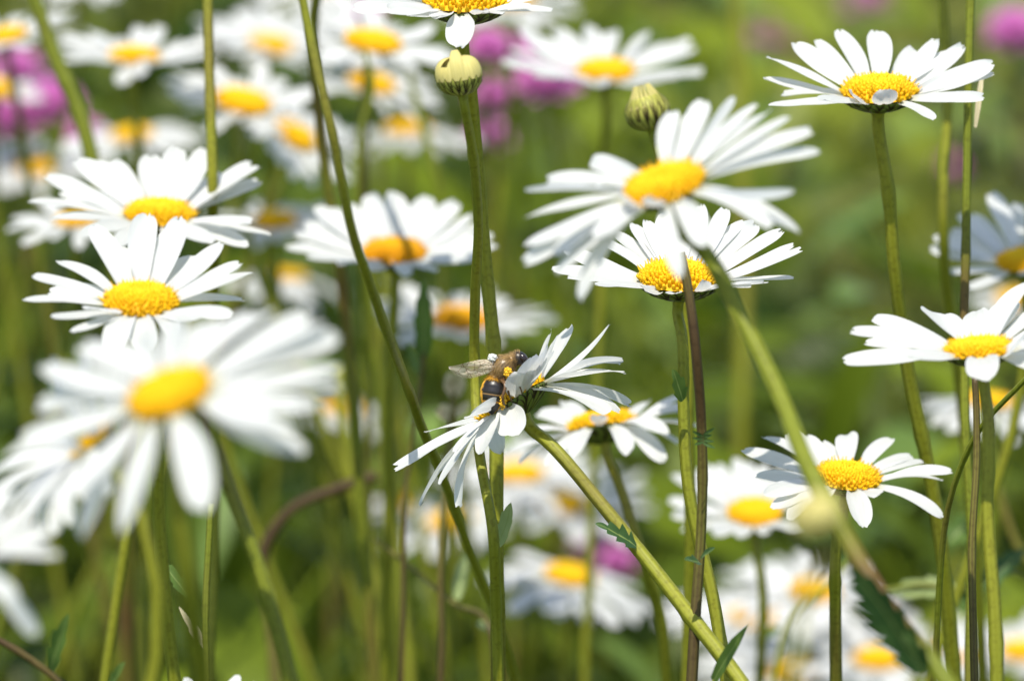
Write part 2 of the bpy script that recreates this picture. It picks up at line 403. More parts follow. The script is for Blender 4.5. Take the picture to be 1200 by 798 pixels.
def to_ground(pts):
    """pts world points going down; continue to the soil"""
    p, q = pts[-1], pts[-2]; d = (p - q).normalized()
    if p.z < .03: pts[-1].z = 0; return pts
    mid = p + Vector((d.x * p.z * .25, d.y * p.z * .25, -p.z * .45)); end = mid + Vector((d.x * .15 * p.z, d.y * .15 * p.z, 0)); end.z = -.004
    return pts + [mid, end]

def leaf_mesh(L, W, mat, teeth=5, curl=.5, fold=.25, depth=.3, name='leaf', seed=0):
    rn = random.Random(seed); nu = teeth * 6; vs = []; uv = []; fs = []
    for k in range(nu + 1):
        t = k / nu; env = math.sin(math.pi * min(1, .12 + .88 * t) ** .85) ** .8 if t < 1 else 0
        saw = (t * teeth) % 1.0; hw = W * .5 * max(.04, env * (1 - depth + depth * saw * 1.3))
        x = L * t; z = -curl * L * t * t * .5
        for j in range(-2, 3):
            v = j / 2; vs.append((x + abs(v) * hw * .5, v * hw, z + abs(v) * hw * fold + .03 * W * math.sin(9 * t + 2 * v))); uv.append((t, (v + 1) / 2))
    for k in range(nu):
        for j in range(4):
            a = k * 5 + j; fs.append((a, a + 1, a + 6, a + 5))
    return mesh(name, vs, fs, mat, uvs=uv)
def leaf_at(parent, p0, p1, width, mat=None, teeth=5, face=None, curl=.3, depth=.3, name='leaf'):
    """leaf from world point p0 to p1, width in metres"""
    d = p1 - p0; face = face if face is not None else Vector((0, -.7, .7))
    return part(name, leaf_mesh(d.length, width, mat or M_LEAF, teeth, curl, depth=depth, seed=random.random()), parent, frame(p0, d, face))

# ------------------------------------------------------------------ the daisies
RNP = random.Random(11)
VARIANTS = []
for bend in (-25, 0, 15, 30, 50, 75):
    for k in range(3): VARIANTS.append((R(bend), petal_mesh(1.0, RNP.uniform(.24, .29), R(bend), RNP, nu=12, nv=6)))

def daisy(label, cx, cy, dw, tilt, r, rad, d, tips=None, n=22, elev=12, droop=20, stem=(), mat=None, disc=None, swr=None,
          group=None, pw=1.0, orange=False, uniq=False, thick=None, name='daisy', face=.38, leaves=()):
    C = at(cx, cy, d); k = d / PXM; Rd = dw * .5 * k; Rf = rad * k * (1 if tips else 1.13)
    ti = R(tilt); s = math.sqrt(max(0, 1 - r * r))
    nrm = (RGT * (math.sin(ti) * s) + UPV * (math.cos(ti) * s) - FWD * r).normalized()
    stem_r = thick * .5 * k if thick else .00095
    # stem
    top = C - nrm * (Rd * .40)
    pts = [top, top - nrm * (Rd * .4)]
    for q in stem:
        pts.append(at(q[0], q[1], q[2] if len(q) > 2 else d))
    if not stem:
        lean = random.uniform(-.3, .3)
        pts.append(top + Vector((lean * .1 - nrm.x * Rd * 1.5, -nrm.y * Rd * 1.2, -.10)))
        pts.append(top + Vector((lean * .25 - nrm.x * Rd * 1.6, 0, -.2)))
    pts = to_ground(pts); base = pts[-1].copy(); base.z = 0
    t = thing(name, base, label, 'daisy', group or 'oxeye daisies growing in the meadow')
    st = part('stem', tube(pts, lambda u: stem_r * (1.0 + .35 * u + (.25 * (1 - u / .06) if u < .06 else 0)), base, mat=mat or M_STEM), t, Matrix.Translation(base))
    X = (RGT - nrm * RGT.dot(nrm)).normalized()
    H = frame(C, X, nrm)
    dm = disc if disc is not None else (DISCS2[0] if orange else DISCS[int(cx) % 3])
    H0 = H @ Matrix.Rotation(random.uniform(0, 6), 4, 'Z') @ Matrix.Scale(Rd, 4)
    part('disc', dm, t, H0)
    part('involucre', INVOL, t, H0)
    rn = random.Random(int(cx * 7 + cy))
    Y = nrm.cross(X)
    if tips:
        for q in tips:
            px, py = q[0], q[1]; o = q[2] if len(q) > 2 else {}
            rf = Rf * o.get('rf', 1); D = ray(px, py); Dn = D.normalized(); oc = CAMP - C
            bq = oc.dot(Dn); cq = oc.length_squared - rf * rf; disc_ = bq * bq - cq
            if disc_ < 0 or o.get('s') == 'c': T = CAMP + Dn * (-bq)
            else:
                sq = math.sqrt(disc_); Tn = CAMP + Dn * (-bq - sq); Tf = CAMP + Dn * (-bq + sq)
                if o.get('s') == 'n': T = Tn
                elif o.get('s') == 'f': T = Tf
                else: T = Tn if abs((Tn - C).dot(nrm)) < abs((Tf - C).dot(nrm)) + (0 if r > 0 else rn.uniform(-.006, .006)) else Tf
                if 'mix' in o: T = Tn.lerp(Tf, o['mix'])
            rv = T - C; rv = rv - nrm * rv.dot(nrm)
            if 'az' in o: rv = X * math.cos(R(o['az'])) + Y * math.sin(R(o['az']))
            rv.normalize(); B = C + rv * (Rd * .84) - nrm * (Rd * .05)
            ch = T - B; L = ch.length
            el = math.atan2(ch.dot(nrm), ch.dot(rv))
            bend = o.get('b'); bend = R(bend) if bend is not None else R(droop + rn.uniform(-8, 12)) * (1 if el > -.3 else 1.6)
            W = rad * k * .185 * pw * o.get('w', 1) * rn.uniform(.92, 1.1)
            zr = (nrm * math.cos(el) - rv * math.sin(el))
            if 'roll' not in o: cm = -FWD; cm = (cm - ch.normalized() * cm.dot(ch.normalized())); zr = zr.normalized() + cm * (face * (1 if zr.dot(-FWD) > -.3 else 0))
            M = frame(B, ch, zr) @ Matrix.Rotation(R(o.get('roll', rn.uniform(-14, 14))), 4, 'X')
            part('petal', petal_mesh(L, W, bend, rn), t, M)
    else:
        a0 = rn.uniform(0, 6)
        for i in range(n):
            a = a0 + (i + rn.uniform(-.28, .28)) * 6.2832 / n; rv = X * math.cos(a) + Y * math.sin(a)
            bend, me = VARIANTS[min(len(VARIANTS) - 1, max(0, int(rn.gauss(droop / 9 + 4, 1.8))))]
            el = R(elev + rn.gauss(0, 5)) - bend * .35; L = (Rf - Rd * .85) * rn.uniform(.88, 1.08)
            B = C + rv * (Rd * .84) - nrm * (Rd * (.05 + .06 * (i % 2)))
            ch = rv * math.cos(el) + nrm * math.sin(el); zr = nrm * math.cos(el) - rv * math.sin(el)
            M = frame(B, ch, zr) @ Matrix.Rotation(R(rn.gauss(0, 11)), 4, 'X') @ Matrix.Diagonal((L, Rf * pw * .2 / .265, L, 1))
            part('petal', me, t, M)
    for lf in leaves:
        leaf_at(st, at(*lf[0]), at(*lf[1]), lf[2], *lf[3:])
    return t, C, nrm, H, Rd
W_ = dict
SH = {}   # shorthand
# 1 the flower with the bee
A_tips = [
 (646, 388, W_(s='f', w=.8, b=10)), (668, 383, W_(s='f', w=1.0, b=5)), (655, 392, W_(s='c', w=.8)), (715, 380, W_(s='c', w=.7, b=-25, roll=25)), (731, 425, W_(s='f', b=38, w=1.3)),
 (734, 438, W_(s='c', b=30, w=1.35)), (740, 476, W_(s='f', b=42, w=.9)), (727, 484, W_(s='c', b=34, w=1.1)), (713, 486, W_(s='n', b=26, w=1.25, roll=-25)),
 (641, 407, W_(s='n', rf=.72, w=1.3, b=-12, az=-70)), (650, 414, W_(s='n', rf=.8, w=.9, b=5, az=-60)), (612, 436, W_(s='n', rf=.55, w=1.35, b=-20, az=-85, roll=0)), (625, 418, W_(s='n', rf=.66, w=1.2, b=-15, az=-78)),
 (549, 487, W_(s='n', rf=.70, w=1.25, b=14, roll=8, az=-112)), (603, 511, W_(s='n', rf=.62, w=1.35, b=22)), (565, 532, W_(s='n', rf=.78, w=1.1, b=35)),
 (499, 507, W_(s='f', w=.95, b=10)), (489, 529, W_(s='f', w=.6, b=10)), (462, 550, W_(s='c', w=1.0, b=10)), (478, 545, W_(s='f', w=.8)), (492, 594, W_(s='c', w=1.1, b=30)),
 (515, 568, W_(s='n', w=.8, b=22)), (539, 595, W_(s='n', w=.95, b=40)), (533, 530, W_(s='n', rf=.8, w=.8)), (520, 552, W_(s='f', w=.8)), (590, 530, W_(s='f', rf=.9, w=1.0, b=60)),
 (570, 400, W_(s='f', rf=.9, w=.8)) ]
A_tips = A_tips[:-1]
tA, CA, nA, HA, RA = daisy('white daisy tilted left on a slanting stem with a bee on its yellow centre', 602, 471, 88, -34, -.10, 150, 1.184,
    tips=A_tips, pw=1.0, face=.25, droop=18, thick=13, mat=M_STEM, stem=((640, 516, 1.18), (700, 585, 1.175), (762, 660, 1.17), (815, 730, 1.16), (872, 805, 1.15)),
    leaves=(((746, 641, 1.17), (710, 610, 1.165), .0042, M_LEAF_D, 4, None, .6, .55),))
# 2 sharp one under the forward daisy
B_tips = [(646, 316), (659, 291), (690, 276), (718, 270), (741, 262), (757, 258), (777, 248), (800, 244), (822, 240), (851, 244), (872, 258, W_(w=.8)),
 (887, 262, W_(w=1.2)), (918, 270), (940, 293, W_(w=.9)), (931, 287, W_(w=.8)), (930, 326), (899, 331, W_(s='n')), (878, 337, W_(s='n', rf=.9)), (698, 335, W_(s='n', w=.8)),
 (664, 326, W_(s='n', w=.7)), (827, 329, W_(s='n', rf=.55, az=-60, w=.7, b=-40)), (790, 343, W_(s='n', rf=.6, w=.9, b=-10, az=-95)), (755, 340, W_(s='n', rf=.7, az=-125, b=-10)), (742, 268, W_(rf=1.02, w=.8))]
daisy('sharp white daisy on a green stem right under the large forward daisy right of centre', 795, 331, 92, 2, .27, 147, 1.19, tips=B_tips, pw=.86, face=.2, droop=4, thick=11,
    disc=DISCS[1], stem=((798, 390, 1.19), (801, 470, 1.19), (810, 590, 1.19), (835, 700, 1.19), (852, 805, 1.19)),
    leaves=(((800, 470, 1.185), (792, 436, 1.18), .0035, M_LEAF, 3),))
# 3 large forward daisy
C_tips = [(694, 187, W_(w=1.1)), (639, 213, W_(w=1.15)), (615, 224, W_(w=.7, roll=50)), (698, 216, W_(rf=.8)), (615, 256), (615, 288, W_(s='n')), (614, 310, W_(s='n', w=1.2)), (650, 300, W_(s='n', rf=.95, w=1.1)),
 (679, 354, W_(s='n', w=.95, b=35, rf=1.05)), (652, 322, W_(s='n', w=.9, rf=1.02, b=25)), (798, 326, W_(s='n', rf=.92, w=.9, b=45)), (789, 130, W_(w=1.05)), (808, 132, W_(w=.8)), (825, 118), (861, 113, W_(w=.5, roll=60)), (887, 122, W_(w=.55, roll=40)),
 (903, 130, W_(w=1.1)), (927, 137), (954, 154, W_(w=1.2)), (961, 177, W_(w=.55, roll=60)), (931, 224, W_(w=.5, roll=70, b=10)), (937, 273, W_(w=1.05, b=42)), (904, 268, W_(w=.9, b=38)),
 (828, 288, W_(s='n', rf=.85, w=1.2, b=30)), (730, 225, W_(s='n', rf=.48, w=1.1, az=-150, b=-45)), (768, 233, W_(s='n', rf=.45, w=1.1, az=-110, b=-45)), (700, 280, W_(s='n', rf=.8, w=1.2)), (640, 275, W_(s='n', w=.9))]
daisy('large forward daisy leaning left, on a thick slanting stem with big toothed leaf', 779, 220, 96, -17, .40, 172, 1.045,
    tips=C_tips, pw=.84, face=.2, droop=14, thick=17, mat=M_STEM2, disc=DISCS[2], stem=((826, 293, 1.05), (868, 370, 1.045), (915, 470, 1.035), (960, 570, 1.02), (1025, 690, 1.01), (1112, 802, 1.0)),
    leaves=(((1085, 790, 1.0), (1000, 655, .995), .0085, M_LEAF_D, 6, Vector((-.6, -.7, .3)), -.15, .35), ((1075, 775, .998), (1068, 742, .99), .004, M_LEAF, 3)))
# 4 upper right
D_tips = [(896, 67), (894, 92), (902, 124), (915, 111, W_(w=.8)), (930, 50), (956, 47, W_(w=.8)), (982, 35), (1027, 36, W_(w=1.15)), (1070, 57, W_(b=-20)), (1097, 46, W_(b=-35)), (1130, 53, W_(b=-35)),
 (1112, 62, W_(w=.9)), (1165, 76, W_(w=1.1)), (1166, 87, W_(w=.7)), (1154, 115, W_(w=.8)), (1094, 141, W_(s='n', rf=.8, w=.8)), (1037, 106, W_(s='n', rf=.52, az=-88, w=1.1, b=-75)), (1000, 110, W_(s='n', rf=.5, az=-120, b=-30)), (960, 118, W_(s='n'))]
daisy('sharp wide white daisy at the upper right with one petal folded up over its centre', 1030, 112, 86, -2, .28, 137, 1.22, tips=D_tips, droop=6, thick=13, disc=DISCS[1],
    stem=((1039, 210, 1.224), (1047, 310, 1.23), (1060, 420, 1.24), (1085, 540, 1.25), (1108, 680, 1.26), (1118, 805, 1.27)))
# 5 right edge
E_tips = [(996, 388), (1012, 402), (1022, 373, W_(w=.9)), (988, 424, W_(w=1.1)), (1086, 363, W_(w=1.3)), (1108, 368, W_(w=.8)), (1147, 363, W_(w=1.2)), (1182, 355, W_(w=1.3)), (1205, 328, W_(w=1.1)), (1235, 350), (1280, 370), (1300, 395), (1290, 420),
 (1255, 436, W_(s='n')), (1205, 385, W_(s='n', rf=.6, az=-50, w=1.6, b=-45)), (1152, 447, W_(s='n', rf=.72, w=1.4, b=50)), (1060, 420, W_(s='n', rf=.8))]
daisy('sharp daisy cut by the right edge with a blunt petal hanging over its green stem', 1148, 412, 80, -5, .20, 155, 1.13, tips=E_tips, droop=12, thick=12, mat=M_STEM,
    stem=((1157, 500, 1.13), (1158, 600, 1.13), (1168, 805, 1.13)))
# 6
F_tips = [(1160, 226, W_(w=1.1)), (1192, 238), (1137, 253), (1123, 251, W_(w=.8)), (1093, 278), (1090, 292, W_(w=.8)), (1104, 320, W_(w=.8)), (1135, 338, W_(s='n', w=.8)), (1114, 270, W_(w=.9)), (1230, 235), (1262, 250), (1290, 280), (1290, 310), (1240, 335, W_(s='n')), (1200, 318, W_(s='n', rf=.6, b=-40))]
daisy('soft grey white daisy at the right edge behind two upright stems', 1200, 308, 62, -8, .35, 112, 1.36, tips=F_tips, droop=2)
# 7
G_tips = [(869, 528), (892, 512, W_(b=35)), (924, 507), (943, 512), (961, 518), (993, 508, W_(w=1.2)), (1045, 513, W_(b=15)), (1069, 535, W_(b=25)), (1083, 541, W_(w=.8)), (1117, 553, W_(w=1.1)), (1105, 563, W_(w=.7)),
 (1105, 607, W_(b=45)), (1011, 618, W_(s='n', w=1.25, b=45)), (904, 597, W_(s='n', w=1.0)), (925, 610, W_(s='n', w=1.1)), (1028, 582, W_(s='n', rf=.55, b=30)), (885, 560), (950, 590, W_(s='n', rf=.7)), (895, 580)]
daisy('sharp white daisy low at the right with drooping petals beside a cream blurred bud', 993, 563, 76, 5, .30, 122, 1.225, tips=G_tips, droop=24, thick=11, disc=DISCS[1],
    stem=((983, 625, 1.225), (979, 700, 1.23), (980, 805, 1.24)))
# 8
daisy('white daisy low at the right, behind and left of a sharper one', 885, 603, 64, 0, .42, 98, 1.44, n=21, elev=8, droop=5, disc=DISCS[2],
    tips=[(787, 557), (783, 586), (787, 604), (800, 622), (810, 550), (825, 546), (841, 543), (862, 536), (877, 541), (895, 544), (915, 550), (865, 630), (894, 627), (920, 617), (940, 620), (960, 600), (965, 580), (940, 560), (835, 626)],
    stem=((893, 680, 1.44), (890, 805, 1.45)))
# 9 left, sharp
I_tips = [(26, 352, W_(w=.8)), (55, 344), (37, 323, W_(w=1.1)), (67, 306, W_(w=.85)), (108, 265, W_(w=1.15)), (147, 289, W_(rf=.9)), (171, 250, W_(w=1.2)), (212, 254, W_(w=1.2)), (205, 262), (261, 284), (228, 300, W_(rf=.85)), (283, 308), (297, 320, W_(w=.9)),
 (287, 352, W_(w=.8)), (272, 369, W_(w=.8, s='n')), (85, 390, W_(s='n')), (134, 413, W_(s='n', b=40, w=1.2)), (176, 415, W_(s='n', b=40, w=1.2)), (205, 397, W_(s='n', b=30)), (240, 372, W_(s='n')), (100, 362, W_(s='n', rf=.8)), (60, 372, W_(s='n', w=.8))]
daisy('crisp white daisy at the left, between the big blurred daisy and a wider one above', 165, 357, 86, 2, .36, 138, 1.125, tips=I_tips, droop=8, disc=DISCS[1],
    stem=((182, 470, 1.13), (186, 620, 1.14), (205, 805, 1.15)))
# 10
J_tips = [(33, 237), (52, 206), (88, 187, W_(w=1.15)), (110, 190), (130, 189), (176, 182, W_(w=1.1)), (209, 174, W_(w=1.15)), (241, 172, W_(w=1.1)), (293, 189), (306, 195, W_(w=1.1)), (305, 213), (262, 205), (241, 222, W_(rf=.8)), (318, 276, W_(s='n')), (296, 262), (94, 277, W_(s='n', w=.8)), (70, 225), (60, 258),
 (205, 268, W_(s='n', rf=.5, b=-35)), (250, 285, W_(s='n')), (140, 290, W_(s='n')), (290, 290, W_(s='n', w=.9))]
daisy('wide white daisy at the upper left with a thin stem crossing its petals', 187, 256, 80, 2, .27, 145, 1.285, tips=J_tips, droop=8)
# 11 big foreground
K_tips = [(94, 405, W_(w=1.1)), (49, 430, W_(w=1.1)), (44, 477), (4, 537, W_(w=1.1)), (25, 515), (120, 400), (96, 630, W_(s='n', w=1.15, b=25)), (145, 626, W_(s='n', w=1.15, b=25)), (238, 600, W_(s='n', w=1.3, b=25)), (356, 532, W_(w=1.25)),
 (374, 478), (345, 506), (398, 455), (398, 434), (398, 395, W_(w=1.1)), (363, 365, W_(w=1.2)), (384, 378), (322, 362), (300, 366), (251, 374), (206, 377), (165, 398), (60, 590, W_(s='n'))]
daisy('largest and most blurred daisy, wide open at the left in the foreground', 200, 464, 100, -20, .46, 203, .91, tips=K_tips, pw=.92, face=.2, droop=10, thick=17, disc=DISCS[2],
    stem=((205, 570, .915), (222, 690, .92), (238, 805, .935)))
# 12
L_tips = [(334, 291), (345, 275), (368, 242), (385, 244), (408, 239), (432, 227, W_(w=1.2)), (462, 225, W_(w=1.25)), (504, 231, W_(w=1.15)), (537, 237, W_(w=1.15)), (555, 251), (567, 262), (578, 276), (585, 289), (570, 302), (545, 308, W_(s='n')), (399, 310, W_(s='n')), (473, 324, W_(s='n', b=30)), (430, 318, W_(s='n')), (360, 302), (510, 318, W_(s='n')), (355, 262)]
daisy('daisy with deep orange centre and shaded petals behind a slanting green stem', 462, 300, 73, 0, .30, 122, 1.385, tips=L_tips, droop=4, orange=True, stem=((458, 400, 1.39), (455, 560, 1.4), (452, 805, 1.42)))
# 13
daisy('blurred daisy with an orange centre behind two upright stems above the bee', 540, 378, 66, 4, .30, 100, 1.62, n=20, elev=12, droop=22, orange=True)
# top centre
daisy('daisy cut off by the top edge above a cream bud, one petal hanging straight down', 544, 7, 96, 2, .24, 138, 1.18, droop=6, thick=13,
    tips=[(413, 11), (440, 2), (430, -15), (455, 14, W_(s='n', rf=.9, w=1.4)), (512, 22, W_(s='n', rf=.6)), (565, 12, W_(s='n', rf=.5, b=-30)), (590, 16, W_(s='n', rf=.7)), (647, 14, W_(s='n', w=1.0)), (668, 0), (672, -15), (655, -40), (630, -60), (600, -70), (570, -78), (540, -80), (510, -78), (480, -70), (450, -52), (425, -35),
     (537, 57, W_(s='n', rf=.72, b=40, w=1.35)), (620, 10, W_(s='n', rf=.9)), (480, 20, W_(s='n', rf=.8))],
    stem=((552, 110, 1.195), (562, 230, 1.205), (577, 400, 1.21), (582, 550, 1.208), (584, 700, 1.21), (583, 805, 1.22)), disc=DISCS[1],
    leaves=(((583, 640, 1.2), (606, 588, 1.195), .004, M_LEAF_P, 3, Vector((-.7, -.7, .1)), -.3, .15),))
# 28 seen from below
daisy('daisy seen from its dark green underside just right of the bee daisy stem', 706, 502, 78, -8, -.14, 112, 1.30, droop=25, mat=M_STEM,
    tips=[(630, 484, W_(s='f', w=1.2)), (592, 530, W_(s='f')), (608, 545, W_(s='c')), (640, 548, W_(s='n')), (672, 536, W_(s='n', b=30)), (700, 486, W_(s='n', rf=.5, b=-20)), (735, 533, W_(s='n', b=35)), (778, 543, W_(s='n', b=45, w=1.2)), (800, 464, W_(s='c', b=20)), (818, 500, W_(s='c', b=30)), (782, 510, W_(s='n', w=1.1)), (812, 478, W_(s='f')), (795, 520, W_(s='f', b=40)), (760, 470, W_(s='f')), (660, 470, W_(s='f')), (620, 505, W_(s='c'))],
    stem=((722, 560, 1.30), (750, 640, 1.3), (772, 720, 1.31), (782, 805, 1.32)))
# 25 side-on beneath the big blurred one
daisy('tilted daisy with narrow petals fanning down left under the largest blurred daisy', 112, 520, 60, -40, -.02, 145, .99, droop=30, pw=.8,
    tips=[(2, 585), (-8, 610), (8, 625, W_(s='n')), (26, 632, W_(s='n')), (46, 630, W_(s='n')), (66, 626, W_(s='n')), (84, 615, W_(s='n')), (-20, 590), (-15, 560), (5, 548), (20, 530), (170, 430), (200, 440), (215, 460), (150, 420), (110, 590, W_(s='n', rf=.7)), (130, 580, W_(s='n', rf=.7)), (35, 600, W_(s='n')), (15, 600, W_(s='n')), (60, 420), (100, 410)])
# 24
daisy('foreground daisy at the left edge, only its right petals showing', -55, 652, 90, -10, .45, 130, .90, droop=10, thick=12,
    tips=[(40, 596), (62, 622), (72, 650, W_(w=.5)), (42, 745, W_(s='n', w=1.2, b=20)), (20, 700, W_(s='n')), (55, 640, W_(w=1.2)), (10, 570), (-30, 560), (-80, 565), (-130, 590), (-165, 630), (-170, 680), (-130, 740), (-80, 770), (-20, 775, W_(s='n')), (28, 608)])
daisy('white petal tips of a daisy poking up at the bottom edge on the left', 240, 858, 66, 0, .3, 98, 1.12, n=20, elev=24, droop=5)

# random-petalled ones further back: label, cx, cy, disc width, tilt, r, radius, depth, elevation, droop, orange
FAR = [
 ('blurred daisy at the upper left with a low flat yellow centre', 157, 70, 58, 2, .24, 90, 1.60, 12, 12, 0),
 ('blurred daisy beside the thin stem at the upper left with a wide orange yellow centre', 284, 122, 66, 12, .40, 86, 1.62, 10, 15, 0),
 ('blurred daisy facing right whose centre touches the long slanting stem', 345, 160, 52, 38, .42, 80, 1.66, 8, 15, 0),
 ('small blurred daisy high at the upper left between two stems', 318, 55, 50, 10, .38, 86, 1.85, 12, 18, 0),
 ('blurred daisy left of the top edge daisy, higher of a close pair', 437, 52, 66, 10, .36, 88, 1.55, 6, 16, 0),
 ('blurred daisy left of the cream bud, lower of a close pair', 435, 100, 56, 15, .34, 74, 1.72, 6, 18, 0),
 ('open daisy in soft focus right of the top edge daisy, above an almond shaped bud', 710, 86, 66, 0, .36, 108, 1.53, 14, 4, 0),
 ('pale blurred daisy with petals hanging low over the upper left stems', 155, 160, 48, -5, .28, 78, 1.86, 0, 45, 0),
 ('blurred daisy in the top left corner', 5, 45, 54, -10, .30, 84, 1.62, 8, 20, 0),
 ('faint daisy at the left edge below the magenta flowers', 42, 198, 46, 0, .40, 78, 2.00, 10, 20, 0),
 ('faint half hidden daisy at the left edge amid magenta flowers', -5, 108, 50, 8, .30, 52, 1.80, 10, 20, 0),
 ('blurred daisy peeping out left below the wide upper left daisy', 88, 262, 46, 0, .20, 72, 1.52, 0, 25, 0),
 ('faint grey white daisy between the upper left daisy and the orange centred one', 322, 262, 50, 0, .30, 78, 1.66, 5, 30, 0),
 ('hazy white daisy hanging below the grey one left of the slanting stem', 335, 325, 44, 5, .10, 72, 1.95, -10, 45, 0),
 ('pale daisy with a dull yellow centre right of the largest blurred daisy', 402, 480, 46, 10, .30, 66, 1.90, 0, 35, 0),
 ('low blurred daisy with drooping petals beside small magenta flowers', 668, 676, 60, 10, .28, 92, 1.70, -6, 42, 0),
 ('hazy daisy low behind the twin stems under the bee', 608, 556, 58, 0, .30, 92, 1.85, 8, 18, 0),
 ('hazy daisy below the daisy seen from beneath', 660, 592, 56, 5, .34, 100, 1.95, 8, 18, 0),
 ('hazy daisy with yellow centre left of the twin stems at mid height below the bee', 528, 612, 52, -12, .30, 78, 1.92, 0, 34, 0),
 ('hazy white daisy low at the left of the twin stems', 470, 590, 40, 0, .22, 46, 2.05, 0, 40, 0),
 ('hazy daisy low between the brown stem and the daisy with the cream bud', 955, 696, 54, 6, .34, 96, 1.80, 5, 25, 0),
 ('hazy daisy low right of the brown stem, under a clearer daisy', 885, 722, 56, 0, .34, 100, 1.9, 5, 25, 0),
 ('hazy daisy cut by the bottom edge left of the big toothed leaf', 930, 790, 60, 0, .34, 110, 1.80, 8, 20, 0),
 ('hazy daisy at the bottom edge under the big toothed leaf', 1030, 775, 58, 0, .30, 100, 1.78, 8, 20, 0),
 ('hazy daisy near the bottom right corner, left of two upright stems', 1120, 768, 56, 0, .30, 90, 1.85, 8, 20, 0),
 ('hazy daisy filling the bottom right corner', 1200, 765, 56, 0, .30, 88, 1.8, 8, 20, 0),
 ('blurred daisy hanging just under the sharp daisy at the right edge', 1160, 472, 54, 6, .22, 80, 1.58, -8, 42, 0),
 ('faint daisy glimpsed above the sharp daisy at the right edge', 1190, 352, 46, 0, .30, 52, 1.85, 5, 25, 0),
 ('faint grey daisy high at the top between the cream bud and the blurred pair', 478, 155, 50, 0, .12, 80, 1.98, -5, 42, 0),
 ('blurred daisy cut by the top edge at the left of the slanting stem', 372, -12, 50, 0, .30, 72, 1.72, -5, 38, 0),
 ('blurred daisy cut by the top edge left of the thin upper left stem', 95, -25, 50, 0, .34, 70, 1.90, 0, 30, 0),
 ('blurred daisy behind the top edge daisy, mostly covered by it', 600, 2, 54, 0, .34, 78, 1.85, -4, 34, 0),
 ('hazy daisy far back behind the brown stem at mid height', 770, 735, 40, 0, .30, 36, 2.60, 5, 30, 0),
]
for lb, cx, cy, dw, ti, r_, rad, d, el, dr, og in FAR:
    daisy(lb, cx, cy, dw, ti, r_, rad, d, n=random.Random(cx).choice((19, 21, 23)), elev=el, droop=dr, orange=bool(og), mat=random.Random(cy).choice((M_STEM, M_STEM2)))

# ------------------------------------------------------------------ buds
def bud(label, cx, cy, wpx, tilt, r, d, stem, kind, name='daisy_bud', thick=10, mat=None):
    C = at(cx, cy, d); k = d / PXM; Rr = wpx * .5 * k
    ti = R(tilt); s = math.sqrt(1 - r * r)
    nrm = (RGT * (math.sin(ti) * s) + UPV * (math.cos(ti) * s) - FWD * r).normalized()
    pts = to_ground([C - nrm * Rr * .78, C - nrm * Rr * 1.25] + [at(*q) for q in stem]); base = pts[-1].copy(); base.z = 0
    t = thing(name, base, label, 'flower bud', 'unopened daisy buds')
    part('stem', tube(pts, lambda u: thick * .5 * k * (1 + .3 * u + (.25 * (1 - u / .06) if u < .06 else 0)), base, mat=mat or M_STEM), t, Matrix.Translation(base))
    X = (RGT - nrm * RGT.dot(nrm)).normalized(); H = frame(C, X, nrm) @ Matrix.Scale(Rr, 4)
    b = MB(); topt = .80 if kind == 'closed' else .46
    def prof(t):
        a = (-1 + t * 2 * topt * .92) * math.pi / 2 + .18; return math.cos(a) * (1.0), math.sin(a) * .88
    lathe(b, lambda t: (prof(t)[0] * .97, prof(t)[1]))
    rows = ((.40, 1.02, 17), (.2, .76, 15), (0, .46, 12)) if kind == 'closed' else ((.35, 1.06, 17), (.12, .78, 15), (0, .45, 12))
    for row, (t0, t1, cnt) in enumerate(rows):
        for i in range(cnt): bract_strip(b, prof, (i + row * .5) * 6.2832 / cnt, .20 + .02 * row, t0, t1, .012 + .025 * row)
    part('involucre', mesh('involucre', b.v, b.f, M_BRACT_Y, uvs=b.uv), t, H)
    rn = random.Random(int(cx)); b = MB()
    ng = 18 if kind == 'closed' else 22
    for i in range(ng):      # folded ray florets, still furled upright
        a = i * 6.2832 / ng; vs = []; uv = []
        lean = rn.uniform(-.08, .08); gap = kind == 'open' and (3.6 < a < 4.2)
        for q in range(9):
            u = q / 8
            if kind == 'closed': rr = .93 - .62 * u ** .75; z = .25 + .95 * u
            else: q_ = u * (1.15 if not gap else .55); rr = .97 * math.cos(max(0, q_ * 1.22 - .12)) + (.1 * u if i in (16, 12) else 0); z = -.14 + .98 * math.sin(q_ * 1.3) + (.32 * u * (1 if i in (16, 17) else 0))
            hw = (.165 * (1 - .45 * u)) if kind == 'closed' else .175 + .12 * u * (0 if gap else 1)
            for v in (-1, 0, 1):
                aa = a + lean * u + hw * v * (1 if kind == 'closed' else 1)
                r2 = rr + (.07 if kind == 'closed' else .035 + .10 * u + .04 * math.sin(i * 2.7)) * (1 if v == 0 else 0 if kind == 'closed' else -.35); vs.append((r2 * math.cos(aa), r2 * math.sin(aa), z)); uv.append((.2 + .6 * u, (v + 1) / 2))
        fs = []
        for q in range(8):
            for v in (0, 1): fs.append((q * 3 + v, q * 3 + v + 1, q * 3 + v + 4, q * 3 + v + 3))
        b.add(vs, fs, uv)
    part('furled_petals', mesh('furled_petals', b.v, b.f, M_CREAM, uvs=b.uv), t, H)
    if kind == 'open': part('disc', DISCS[0], t, frame(C, X, nrm) @ Matrix.Scale(Rr * .74, 4) @ Matrix.Translation((0, 0, .2)))
    return t
bud('half open cream daisy bud right under the daisy at the top edge', 538, 89, 54, -8, .14, 1.150,
    ((549, 160, 1.158), (560, 260, 1.175), (557, 340, 1.19), (555, 430, 1.20), (562, 530, 1.195), (577, 620, 1.19), (582, 720, 1.2), (583, 805, 1.205)), 'open')
